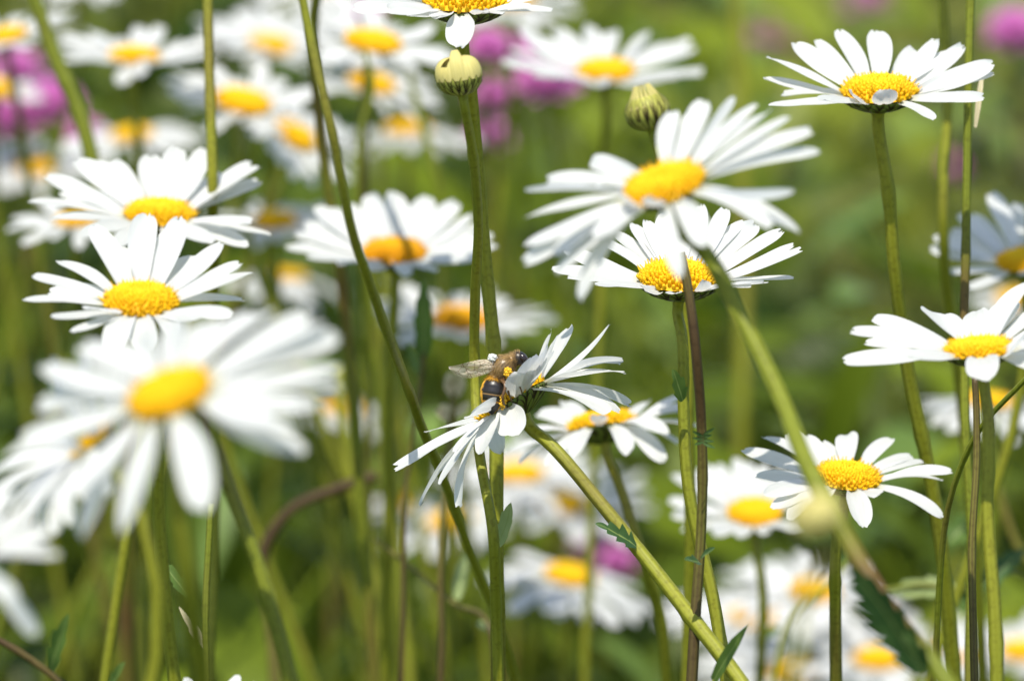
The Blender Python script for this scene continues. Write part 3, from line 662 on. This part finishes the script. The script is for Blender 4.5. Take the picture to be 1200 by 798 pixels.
bud('closed yellow green daisy bud behind the large forward daisy', 759, 130, 52, -14, .12, 1.26, ((779, 195, 1.26), (800, 300, 1.27), (808, 500, 1.28), (805, 805, 1.3)), 'closed', thick=11)
bud('very blurred cream daisy bud in the foreground beside the lower right daisy', 957, 607, 60, -18, .15, .80, ((951, 680, .79), (935, 760, .78), (925, 810, .78)), 'open', thick=9, mat=M_STEM2)

# withered bud behind the bee
C = at(533, 452, 1.36); base = C.copy(); base.z = 0; base.x -= .01
t = thing('withered_flower', base, 'small withered pinkish flower head behind the bee wing', 'flower')
part('stem', tube([C, at(530, 500, 1.36), at(520, 600, 1.36), at(515, 810, 1.36), base + Vector((0, 0, .1)), base], .0007, base, mat=M_STEM3), t, Matrix.Translation(base))
for (a, b_, c, d_, wd) in ((533, 466, 540, 432, .0038), (533, 466, 526, 434, .004), (533, 466, 535, 436, .004), (533, 486, 513, 474, .0026), (533, 488, 552, 470, .0024), (528, 492, 508, 480, .002)):
    leaf_at(t, at(a, b_, 1.36), at(c, d_, 1.358), wd, M_DRY, 2, Vector((0, -1, .3)), -.4, .1, name='sepal')

# ------------------------------------------------------------------ other stems
def plain_stem(label, pts, wpx, mat, name='flower_stem', cat='stem', leaves=(), sprigs=(), group='bare stems among the daisies', ground=True):
    P = [at(*q) for q in pts]; P = to_ground(P) if ground else P
    base = P[-1].copy(); base.z = 0; k = pts[0][2] / PXM
    t = thing(name, base, label, cat, group)
    st = part('stem', tube(P, lambda u: wpx * .5 * k * (.9 + .25 * u), base, mat=mat), t, Matrix.Translation(base))
    for lf in leaves: leaf_at(st, at(*lf[0]), at(*lf[1]), lf[2], *lf[3:])
    for (x, y, d, s) in sprigs:
        for i in range(7):
            sx = -1 if i % 2 else 1
            leaf_at(st, at(x, y + i * 1.5, d), at(x + sx * (8 + 5 * s) * random.uniform(.7, 1.1), y - 9 + i * 4, d - .002), .0007, M_LEAF_D, 2, Vector((0, -1, .2)), 0, .1)
    return t
plain_stem('brown red stem crossing in front of the sharp daisy right of centre', ((797, 296, 1.15), (804, 330, 1.15), (815, 400, 1.15), (824, 500, 1.155), (821, 620, 1.16), (810, 805, 1.16)), 11, M_STEM3,
    sprigs=((824, 510, 1.15, 1),), leaves=(((821, 655, 1.155), (833, 640, 1.15), .002, M_LEAF_D, 2), ((821, 660, 1.155), (806, 652, 1.15), .0025, M_LEAF_D, 2)))
plain_stem('thick dark stem slanting down from the top left corner', ((30, -30, 1.45), (60, 55, 1.45), (88, 120, 1.45), (108, 190, 1.45), (135, 330, 1.46), (150, 810, 1.5)), 17, M_STEM2)
plain_stem('thin straight olive stem rising through the wide upper left daisy', ((243, -40, 1.295), (246, 120, 1.293), (249, 225, 1.293), (250, 330, 1.33), (252, 560, 1.34), (243, 810, 1.34)), 12, M_STEM)
plain_stem('long green stem slanting from the top across the orange centred daisy', ((344, -50, 1.1), (362, 30, 1.1), (385, 140, 1.1), (410, 258, 1.11), (450, 375, 1.14), (492, 490, 1.22), (545, 630, 1.27), (600, 780, 1.3), (612, 830, 1.31)), 11, M_STEM)
daisy('tall daisy with an unseen head added above for shade, stem right beside the long slanting one', 443, -178, 92, 3, .25, 140, 1.29, n=23, mat=M_STEM2, thick=11,
    stem=((400, -90, 1.36), (368, 20, 1.38), (378, 180, 1.4), (400, 330, 1.41), (420, 560, 1.42), (440, 805, 1.43)))  # out-of-view head added to cast shade on the orange centred daisy
daisy('unseen tall daisy just outside the upper right corner, added to shade the grey white one', 1215, -178, 92, 3, .25, 140, 1.305, n=23,
    stem=((1270, -80, 1.33), (1290, 200, 1.35), (1300, 500, 1.35), (1300, 805, 1.35)))  # out-of-view daisy put here to throw shade on the right edge daisy
plain_stem('soft green upright stem left of a thinner one at the upper right', ((1107, -40, 1.34), (1110, 130, 1.34), (1105, 260, 1.34), (1118, 400, 1.36), (1140, 600, 1.38), (1150, 810, 1.4)), 12, M_STEM)
plain_stem('thin olive upright stem with a dry sliver at the upper right', ((1138, -40, 1.24), (1136, 150, 1.24), (1131, 320, 1.24), (1131, 470, 1.24), (1137, 620, 1.24), (1136, 810, 1.24)), 10, M_STEM2,
    leaves=(((1143, 150, 1.235), (1152, 78, 1.235), .0014, M_DRY, 1),))
plain_stem('brown upright stem beneath the sharp daisy at the right edge', ((1141, 440, 1.19), (1146, 540, 1.19), (1139, 650, 1.19), (1142, 810, 1.19)), 8, M_STEM3)
plain_stem('pale broad blurred stem at the top right of centre', ((860, -40, 2.05), (868, 90, 2.05), (872, 300, 2.05), (868, 560, 2.05), (865, 810, 2.1)), 16, M_STEM)
plain_stem('dark blurred stem low at the left, right of the big daisy stem', ((228, 440, 1.34), (262, 550, 1.34), (300, 660, 1.34), (345, 810, 1.34)), 16, M_STEM2)
plain_stem('thin upright stem low at the left close to the big daisy stem', ((246, 590, 1.22), (240, 700, 1.22), (240, 810, 1.22)), 8, M_STEM2, leaves=(((222, 700, 1.2), (184, 648, 1.2), .003, M_LEAF, 3), ((240, 760, 1.22), (212, 710, 1.22), .002, M_DRY, 2)))
plain_stem('reddish blurred stem bending over at the lower left', ((440, 557, 1.5), (395, 572, 1.5), (340, 598, 1.5), (312, 640, 1.5), (318, 740, 1.5), (322, 810, 1.5)), 12, M_STEM3)
plain_stem('thin brown twig crossing toward the twin stems near the bottom', ((440, 632, 1.40), (485, 668, 1.39), (530, 705, 1.38), (572, 735, 1.36), (580, 800, 1.36)), 5, M_STEM3, leaves=(((535, 703, 1.38), (546, 642, 1.39), .0034, M_LEAF_P, 3, None, .1, .1), ((560, 728, 1.37), (582, 740, 1.36), .003, M_LEAF_P, 2)))
plain_stem('reddish stem in the bottom left corner with a small green leaf', ((-30, 735, 1.1), (20, 762, 1.1), (60, 790, 1.1), (90, 815, 1.1)), 8, M_STEM3,
    leaves=(((60, 785, 1.1), (72, 725, 1.09), .004, M_LEAF, 3), ((128, 815, 1.11), (136, 776, 1.1), .0035, M_LEAF, 2)))
plain_stem('thin blurred stem sloping right of the blurred pair near the top', ((470, 40, 1.62), (490, 130, 1.62), (515, 220, 1.62), (520, 400, 1.64), (528, 810, 1.66)), 8, M_STEM2)
plain_stem('thin curved stem in front of the blurred pair near the top', ((428, 60, 1.5), (436, 100, 1.5), (424, 150, 1.5), (420, 210, 1.5), (430, 420, 1.52), (432, 810, 1.55)), 6, M_STEM2)
plain_stem('olive stem at the right edge bending under the sharp daisy', ((1245, 400, 1.17), (1195, 450, 1.18), (1150, 500, 1.19), (1118, 570, 1.2), (1095, 810, 1.22)), 7, M_STEM2)
plain_stem('dark thin stem leaning at the right edge below mid height', ((1150, 480, 1.5), (1168, 560, 1.5), (1188, 630, 1.5), (1230, 700, 1.5), (1240, 810, 1.5)), 9, M_STEM2)
plain_stem('narrow reddish leaf stalk left of the twin stems above the bee', ((497, 330, 1.36), (498, 400, 1.36), (490, 470, 1.36), (478, 560, 1.36), (470, 810, 1.36)), 5, M_STEM3,
    leaves=(((497, 420, 1.36), (496, 328, 1.355), .0048, M_LEAF, 4, None, .05, .2), ((492, 440, 1.36), (478, 400, 1.36), .003, M_LEAF, 3)))
plain_stem('small forked sprig of pale stalks at the bottom right of centre', ((1000, 655, 1.5), (975, 680, 1.5), (930, 720, 1.5), (905, 810, 1.5)), 6, M_STEM, leaves=(((985, 668, 1.5), (1000, 640, 1.5), .003, M_LEAF, 2), ((915, 735, 1.5), (885, 748, 1.5), .0025, M_LEAF, 2)))
plain_stem('small green leaf blade rising beside the brown stem at the bottom', ((832, 805, 1.14), (838, 790, 1.14), (836, 830, 1.14)), 3, M_STEM, leaves=(((836, 798, 1.14), (870, 734, 1.13), .0028, M_LEAF, 1, Vector((-.6, -.8, .2)), .2, 0),))
plain_stem('broad soft green stem running down left of the twin stems', ((462, 300, 1.62), (458, 450, 1.62), (462, 620, 1.62), (480, 810, 1.62)), 15, M_STEM)
plain_stem('olive stem in the lower left behind the reddish bent one', ((395, 430, 1.55), (410, 560, 1.55), (440, 690, 1.55), (455, 810, 1.55)), 12, M_STEM)
plain_stem('pale green leaning stem under the largest blurred daisy', ((150, 600, 1.6), (165, 700, 1.6), (170, 810, 1.6)), 11, M_STEM)
plain_stem('horizontal leafy stalk at the lower right behind the big toothed leaf', ((1030, 692, 1.4), (1080, 685, 1.4), (1130, 690, 1.4), (1190, 672, 1.41), (1220, 720, 1.42), (1225, 830, 1.42)), 5, M_STEM2,
    leaves=(((1120, 688, 1.4), (1030, 690, 1.4), .006, M_LEAF_P, 3), ((1110, 640, 1.42), (1140, 600, 1.42), .007, M_LEAF, 3), ((1150, 690, 1.4), (1200, 640, 1.4), .006, M_LEAF_D, 4), ((1110, 690, 1.4), (1140, 715, 1.4), .006, M_LEAF, 3)))

# ------------------------------------------------------------------ magenta flowers
def pinkhead_mesh():
    rn = random.Random(3); b = MB()
    for i in range(90):
        z = 1 - (i + .5) / 90 * 1.25; a = i * 2.39996; rr = math.sqrt(max(0, 1 - z * z))
        d = Vector((rr * math.cos(a), rr * math.sin(a), z * .9 + .15)).normalized(); o = d * .25
        M = frame(o, d, Vector((0, 0, 1)) if abs(d.z) < .9 else Vector((1, 0, 0))); vs = []; uv = []; L = .75 * rn.uniform(.8, 1.15)
        for k in range(5):
            u = k / 4; hw = .04 + .10 * math.sin(u * 2.6)
            for v in (-1, 0, 1): vs.append(tuple(M @ Vector((L * u, hw * v, abs(v) * .04 + .06 * u * u)))); uv.append((.3 + .6 * u, (v + 1) / 2))
        b.add(vs, [(3 * k + s, 3 * k + s + 1, 3 * k + s + 4, 3 * k + s + 3) for k in range(4) for s in (0, 1)], uv)
    return mesh('flower_head', b.v, b.f, M_PINK, uvs=b.uv)
PINK = pinkhead_mesh()
def sepal_cup():
    b = MB(); prof = lambda t: (.12 + .3 * math.sin(t * 1.7), -.6 + .6 * t); lathe(b, prof, 16, 6, (.2, .5)); return mesh('sepal_cup', b.v, b.f, M_BRACT, uvs=b.uv)
CUP = sepal_cup()
for lb, x, y, wpx, d in [
    ('large magenta flower at the left edge above the faint daisy', 14, 142, 62, 2.0), ('magenta flower beside the thick dark stem at the upper left', 62, 128, 56, 2.0),
    ('small magenta flower at the left edge, topmost of the left cluster', 20, 88, 48, 2.1), ('pale magenta flower low under the left cluster by the thick stem', 100, 165, 40, 2.15),
    ('magenta flower right behind the cream bud stem at the top', 572, 62, 44, 1.95), ('lower magenta flower behind the cream bud stem', 576, 118, 40, 2.0), ('faint magenta flower under the two behind the bud stem', 574, 165, 40, 2.2),
    ('magenta flower left of the open soft focus daisy, lower one', 640, 102, 62, 1.95), ('magenta flower left of the open soft focus daisy, upper one', 606, 70, 44, 2.0),
    ('small magenta flower above the low drooping daisy', 690, 640, 34, 2.05), ('small magenta flower right above the low drooping daisy petals', 722, 662, 36, 2.1),
    ('magenta flower at the upper right corner', 1190, 45, 56, 2.3), ('faint pink flower beside the upright stems at the right', 1112, 200, 26, 3.2), ('faint pink flower high above the upper right daisy', 1020, 8, 50, 3.2),
    ('faint pink flower at the top left of the upper right daisy', 905, 50, 46, 3.4), ('faint pink flower behind the blurred pair near the top', 430, 18, 34, 1.9)]:
    C = at(x, y, d); k = d / PXM; base = Vector((C.x + random.uniform(-.02, .02), C.y + .02, 0))
    t = thing('magenta_flower', base, lb, 'pink flower', 'magenta flowers scattered behind the daisies')
    nrm = Vector((random.uniform(-.3, .3), -.35, 1)).normalized(); H = frame(C, Vector((1, 0, 0)), nrm) @ Matrix.Scale(wpx * .66 * k, 4)
    part('flower_head', PINK, t, H); part('sepal_cup', CUP, t, H)
    part('stem', tube([C - nrm * wpx * .25 * k, C - nrm * wpx * k, C.lerp(base, .6) + Vector((.004, 0, 0)), base], .001, base, mat=M_STEM2), t, Matrix.Translation(base))

# ------------------------------------------------------------------ the bee
def bee():
    D = 1.176
    root = thing('bee', at(583, 478, D), 'honey bee dusted with orange pollen clinging to the tilted white daisy, wing outstretched', 'bee')
    # centre line (px, py, half width px, half depth px, depth offset)
    S = [(617.5, 427, 1.5, 1.5), (615, 424.5, 5.5, 5), (611, 421.5, 8.3, 7.5), (606, 420, 8.6, 8), (602, 420.5, 6.2, 6), (599.5, 422, 6.6, 6.4), (596, 425, 10.6, 10.2), (591.5, 429, 12.8, 12.2), (587.5, 433.5, 12.6, 12), (584, 438.5, 9.8, 9.4),
         (582.2, 441.2, 7.2, 7), (581, 443.5, 8.2, 8), (580.3, 447, 12.2, 11.6), (579.5, 452, 14.6, 13.6), (578.7, 458, 15.6, 14.4), (577.8, 464, 15.2, 14), (577, 470, 13.5, 12.6), (576.5, 476, 10.6, 10), (576.3, 481, 6.6, 6.4), (576.3, 485, 2.2, 2.2), (576.3, 486, .4, .4)]
    k = D / PXM; seg = 24; base = Vector(root.location)
    P = [at(x, y, D) for x, y, _, _ in S]
    # finer resampling
    rows = []
    n0 = len(S)
    for i in range(n0 - 1):
        for j in range(4):
            t = j / 4; g = lambda c: [S[max(0, i - 1)][c], S[i][c], S[i + 1][c], S[min(n0 - 1, i + 2)][c]]
            cr = lambda q: .5 * (2 * q[1] + (q[2] - q[0]) * t + (2 * q[0] - 5 * q[1] + 4 * q[2] - q[3]) * t * t + (3 * q[1] - q[0] - 3 * q[2] + q[3]) * t ** 3)
            rows.append([cr(g(c)) for c in range(4)] + [i + t])
    rows.append([*S[-1], n0 - 1.0])
    vs = []; uv = []; fs = []; info = []
    PP = [at(r_[0], r_[1], D) for r_ in rows]
    for i, r_ in enumerate(rows):
        tg = (PP[min(len(PP) - 1, i + 1)] - PP[max(0, i - 1)]).normalized()
        side = tg.cross(FWD).normalized(); dep = side.cross(tg).normalized()
        s = r_[4]; seg_ridge = 1.0
        if s > 12 and s < 18: seg_ridge = 1 + .035 * (((s - 12) / 1.25) % 1.0)      # overlapping abdominal plates
        for j in range(seg):
            a = j * 6.28318 / seg
            p = PP[i] + (side * math.cos(a) * max(.2, r_[2]) + dep * math.sin(a) * max(.2, r_[3])) * k * seg_ridge
            vs.append(tuple(p - base)); uv.append((s / (n0 - 1), j / seg))
            if 4.5 < s < 10.8 or 2.6 < s < 4.4 or 10.9 < s < 11.8: info.append((p, (p - PP[i]).normalized(), tg, s))
    for i in range(len(rows) - 1):
        for j in range(seg):
            a = i * seg + j; c = i * seg + (j + 1) % seg; fs.append((a, c, c + seg, a + seg))
    m, n, out = newmat('bee_body')
    u = N(n, 'ShaderNodeUVMap'); sep = N(n, 'ShaderNodeSeparateXYZ'); n.links.new(u.outputs[0], sep.inputs[0])
    S_ = lambda q: q / (n0 - 1)
    blk = (.012, .009, .007); org = (.55, .26, .02); brn = (.16, .09, .035)
    r = n.nodes.new('ShaderNodeValToRGB'); st = [(0, blk), (S_(3.2), blk), (S_(4.5), (.36, .22, .07)), (S_(7), (.17, .11, .045)), (S_(9.5), (.3, .18, .055)), (S_(10.7), (.5, .24, .02)), (S_(11.3), (.45, .22, .02)), (S_(11.8), blk), (S_(14.6), (.015, .011, .009)), (S_(14.75), (.28, .16, .05)), (S_(14.9), blk), (S_(15.9), blk), (S_(16.15), (.42, .2, .03)), (S_(16.4), blk), (1, blk)]
    while len(r.color_ramp.elements) < len(st): r.color_ramp.elements.new(.5)
    for e, (p_, c_) in zip(r.color_ramp.elements, st): e.position = p_; e.color = (*c_, 1)
    n.links.new(sep.outputs[0], r.inputs[0])
    # pollen on the flanks of the abdomen (v near 0 / .5 are the silhouette sides)
    sn = N(n, 'ShaderNodeMath', operation='MULTIPLY'); sn.inputs[1].default_value = 4 * math.pi; n.links.new(sep.outputs[1], sn.inputs[0])
    cs = N(n, 'ShaderNodeMath', operation='COSINE'); n.links.new(sn.outputs[0], cs.inputs[0])
    no = N(n, 'ShaderNodeTexNoise'); no.inputs['Scale'].default_value = 1400; no.inputs['Detail'].default_value = 4
    tc = N(n, 'ShaderNodeTexCoord'); n.links.new(tc.outputs['Object'], no.inputs['Vector'])
    ad = N(n, 'ShaderNodeMath', operation='MULTIPLY_ADD'); ad.inputs[1].default_value = 1.3; n.links.new(no.outputs[0], ad.inputs[0]); n.links.new(cs.outputs[0], ad.inputs[2])
    rr = ramp(n, ad.outputs[0], [(0, (0, 0, 0)), (1, (1, 1, 1))]); rr.color_ramp.elements[0].position = .0
    mr = N(n, 'ShaderNodeMapRange'); mr.inputs['From Min'].default_value = 1.0; mr.inputs['From Max'].default_value = 1.3; n.links.new(ad.outputs[0], mr.inputs['Value'])
    gt = N(n, 'ShaderNodeMath', operation='GREATER_THAN'); gt.inputs[1].default_value = S_(7); n.links.new(sep.outputs[0], gt.inputs[0])
    mu = N(n, 'ShaderNodeMath', operation='MULTIPLY'); n.links.new(mr.outputs[0], mu.inputs[0]); n.links.new(gt.outputs[0], mu.inputs[1])
    mx = N(n, 'ShaderNodeMixRGB'); mx.inputs[2].default_value = (.62, .31, .012, 1); n.links.new(mu.outputs[0], mx.inputs[0]); n.links.new(r.outputs[0], mx.inputs[1])
    pb = N(n, 'ShaderNodeBsdfPrincipled')
    ro = N(n, 'ShaderNodeMapRange'); ro.inputs['To Min'].default_value = .36; ro.inputs['To Max'].default_value = .8; n.links.new(mu.outputs[0], ro.inputs['Value']); n.links.new(ro.outputs[0], pb.inputs['Roughness'])
    bp = N(n, 'ShaderNodeBump'); bp.inputs['Strength'].default_value = .3; bp.inputs['Distance'].default_value = .0001; n.links.new(no.outputs[0], bp.inputs['Height']); n.links.new(bp.outputs[0], pb.inputs['Normal'])
    n.links.new(mx.outputs[0], pb.inputs['Base Color']); n.links.new(pb.outputs[0], out.inputs[0])
    part('body', mesh('body', vs, fs, m, uvs=uv), root, Matrix.Translation(base))
    # hair
    rn = random.Random(2); b = MB()
    for q in range(4800):
        p, nn, tg, s = rn.choice(info); d = (nn + Vector((rn.uniform(-.5, .5), rn.uniform(-.5, .5), rn.uniform(-.5, .5)))).normalized() + tg * .35
        L = rn.uniform(.0005, .0011) * (.6 if s < 4 else 1); o = p - base; x = d.orthogonal().normalized() * .000022; y = d.cross(x).normalized() * .000022
        c = rn.choice([(.42, .27, .10), (.3, .19, .08), (.55, .38, .16), (.14, .09, .05)]) if s > 8.5 or s < 6.4 else rn.choice([(.3, .2, .1), (.16, .11, .06), (.42, .3, .16)])
        if s > 10.6: c = (.62, .33, .03)
        b.add([tuple(o + x), tuple(o - x * .5 + y), tuple(o - x * .5 - y), tuple(o + d * L)], [(0, 1, 3), (1, 2, 3), (2, 0, 3)], None, (*c, 1))
    part('hair', mesh('hair', b.v, b.f, tint_mat('bee_hair', .2, .7), vcol=b.c), root, Matrix.Translation(base))
    # eyes, antennae
    def simple(name, c, rough=.3, emis=None):
        m, n, out = newmat(name); p = N(n, 'ShaderNodeBsdfPrincipled'); no = N(n, 'ShaderNodeTexNoise'); no.inputs['Scale'].default_value = 2500
        r = ramp(n, no.outputs[0], [(.35, tuple(v * .7 for v in c)), (.65, c)]); n.links.new(r.outputs[0], p.inputs['Base Color']); p.inputs['Roughness'].default_value = rough
        n.links.new(p.outputs[0], out.inputs[0]); return m
    M_EYE = simple('bee_eye', (.02, .013, .012), .15); M_LEG = simple('bee_leg', (.12, .06, .02), .35); M_POL = simple('pollen', (.85, .5, .02), .9); M_GLINT = simple('wing_glint', (.8, .8, .76), .9)
    def ball(name, c, rx, ry, rz, mat, rough=0, ax=None):
        vs = []; fs = []; nl, nm = 20, 12
        for i in range(nm + 1):
            th = math.pi * i / nm
            for j in range(nl):
                ph = 6.28318 * j / nl; v = Vector((math.sin(th) * math.cos(ph), math.sin(th) * math.sin(ph), math.cos(th)))
                q = 1 + rough * noise.noise(v * 3.5 + Vector((rx * 1e4, 0, 0))); vs.append((v.x * rx * q, v.y * ry * q, v.z * rz * q))
        for i in range(nm):
            for j in range(nl): a = i * nl + j; c2 = i * nl + (j + 1) % nl; fs.append((a, a + nl, c2 + nl, c2))
        return part(name, mesh(name, vs, fs, mat), root, frame(c, ax or RGT, UPV))
    def grains(name, c, rx, ry, rz, mat, owner=None):
        b = MB(); q = random.Random(4)
        for i in range(170):
            v = Vector((q.gauss(0, 1), q.gauss(0, 1), q.gauss(0, 1))).normalized() * (.45 + .6 * q.random() ** .6); s_ = .17 * min(rx, ry, rz) * q.uniform(.7, 1.8)
            b.add([(v.x * rx + x * s_, v.y * ry + y * s_, v.z * rz + z * s_) for x, y, z in BV] + [(v.x * rx, v.y * ry, v.z * rz - s_ * .7)], BF + [(13 + j, 19, 13 + (j + 1) % 6) for j in range(6)])
        return part(name, mesh(name, b.v, b.f, mat), owner or root, frame(c, RGT, UPV))
    hd = (at(617, 427, D) - at(606, 420, D)).normalized()
    ball('eye', at(613.5, 420, D - .0012), 5.8 * k, 3.2 * k, 4.0 * k, M_EYE, ax=hd.lerp(-UPV, .35))
    ball('eye', at(611.5, 419.5, D + .0016), 5.6 * k, 3.2 * k, 4.0 * k, M_EYE, ax=hd)
    for s in (-1, 1):
        p0 = at(616, 423, D - .0004 * s); part('antenna', tube([p0, at(621, 420, D - .001 * s), at(626, 425, D - .0016 * s), at(630, 431, D - .002 * s)], .00011, base, 'antenna', M_LEG, 8, 0), root, Matrix.Translation(base))
    # legs
    legs = []
    for pts, rad in (
        (((592, 436, 0), (597, 444, -.0012), (604, 446, -.0016), (610, 455, -.0010), (612, 462, 0)), .00020),
        (((588, 440, -.0006), (594, 452, -.0022), (597, 463, -.0018), (600, 470, -.0004)), .00024),
        (((585, 443, -.001), (592, 452, -.0028), (589, 466, -.003), (592, 478, -.0014)), .0003),
        (((596, 430, .001), (604, 438, .002), (610, 447, .001)), .0002),
        (((588, 438, .001), (597, 448, .0024), (603, 458, .001)), .00022),
        (((584, 443, .001), (590, 456, .0026), (596, 470, .001)), .00026)):
        legs.append(part('leg', tube([at(x, y, D + dz) for x, y, dz in pts], lambda u, rad=rad: rad * (1.25 - .7 * u), base, 'leg', M_LEG, 8, 0), root, Matrix.Translation(base)))
    grains('pollen_basket', at(595, 437, D - .0024), 4.6 * k, 4.5 * k, 6.5 * k, M_POL, legs[2])
    grains('pollen_glint_clump', at(589, 470, D - .0016), 4 * k, 4 * k, 10 * k, M_POL)
    grains('pollen_glint_clump', at(577, 419.5, D - .001), 5.2 * k, 4 * k, 4.6 * k, M_GLINT)  # white tuft modelled in place of a glint on the other wing
    # wings
    m, n, out = newmat('bee_wing'); M_WING = m
    u = N(n, 'ShaderNodeUVMap'); vo = N(n, 'ShaderNodeTexVoronoi'); vo.feature = 'DISTANCE_TO_EDGE'; vo.inputs['Scale'].default_value = 5
    mp = N(n, 'ShaderNodeMapping'); mp.inputs['Scale'].default_value = (1.3, .55, 1); n.links.new(u.outputs[0], mp.inputs[0]); n.links.new(mp.outputs[0], vo.inputs['Vector'])
    r = ramp(n, vo.outputs[0], [(.0, (.9, .9, .9)), (.07, (.52, .52, .52))])
    no = N(n, 'ShaderNodeTexNoise'); no.inputs['Scale'].default_value = 9; n.links.new(mp.outputs[0], no.inputs['Vector'])
    bp = N(n, 'ShaderNodeBump'); bp.inputs['Distance'].default_value = .0004; bp.inputs['Strength'].default_value = .9; n.links.new(no.outputs[0], bp.inputs['Height'])
    pb = N(n, 'ShaderNodeBsdfPrincipled'); pb.inputs['Roughness'].default_value = .22; n.links.new(bp.outputs[0], pb.inputs['Normal'])
    cc = ramp(n, vo.outputs[0], [(.0, (.16, .07, .03)), (.06, (.80, .68, .52))]); n.links.new(cc.outputs[0], pb.inputs['Base Color'])
    tr = N(n, 'ShaderNodeBsdfTransparent'); mx = N(n, 'ShaderNodeMixShader'); n.links.new(r.outputs[0], mx.inputs[0]); n.links.new(tr.outputs[0], mx.inputs[1]); n.links.new(pb.outputs[0], mx.inputs[2]); n.links.new(mx.outputs[0], out.inputs[0])
    def wing(p0, p1, wd, face):
        d = p1 - p0; L = d.length; vs = []; uv = []; fs = []
        for i in range(15):
            t = i / 14; up = .30 * math.sin(math.pi * t ** .9 * .97) ** .6; dn = .12 + .78 * math.sin(math.pi * t ** 1.25 * .96)
            if t == 1: up = .05; dn = .1
            for j in range(7): v = j / 6; y = wd * (up - (up + dn) * v); vs.append((L * t, y, wd * .12 * math.sin(v * 9 + t * 6))); uv.append((t, v))
        for i in range(14):
            for j in range(6): a = i * 7 + j; fs.append((a, a + 1, a + 8, a + 7))
        part('wing', mesh('wing', vs, fs, M_WING, uvs=uv), root, frame(p0, d, face))
    wing(at(584, 425, D - .0008), at(526, 431, D - .0025), .0032, FWD * 1.0 + UPV * .55)
    wing(at(583, 429, D - .0014), at(546, 436, D - .0022), .0018, FWD * 1.0 + UPV * .8)
    wing(at(585, 423, D + .0016), at(548, 428, D + .006), .0016, FWD * .5 + UPV * 1.0)
bee()
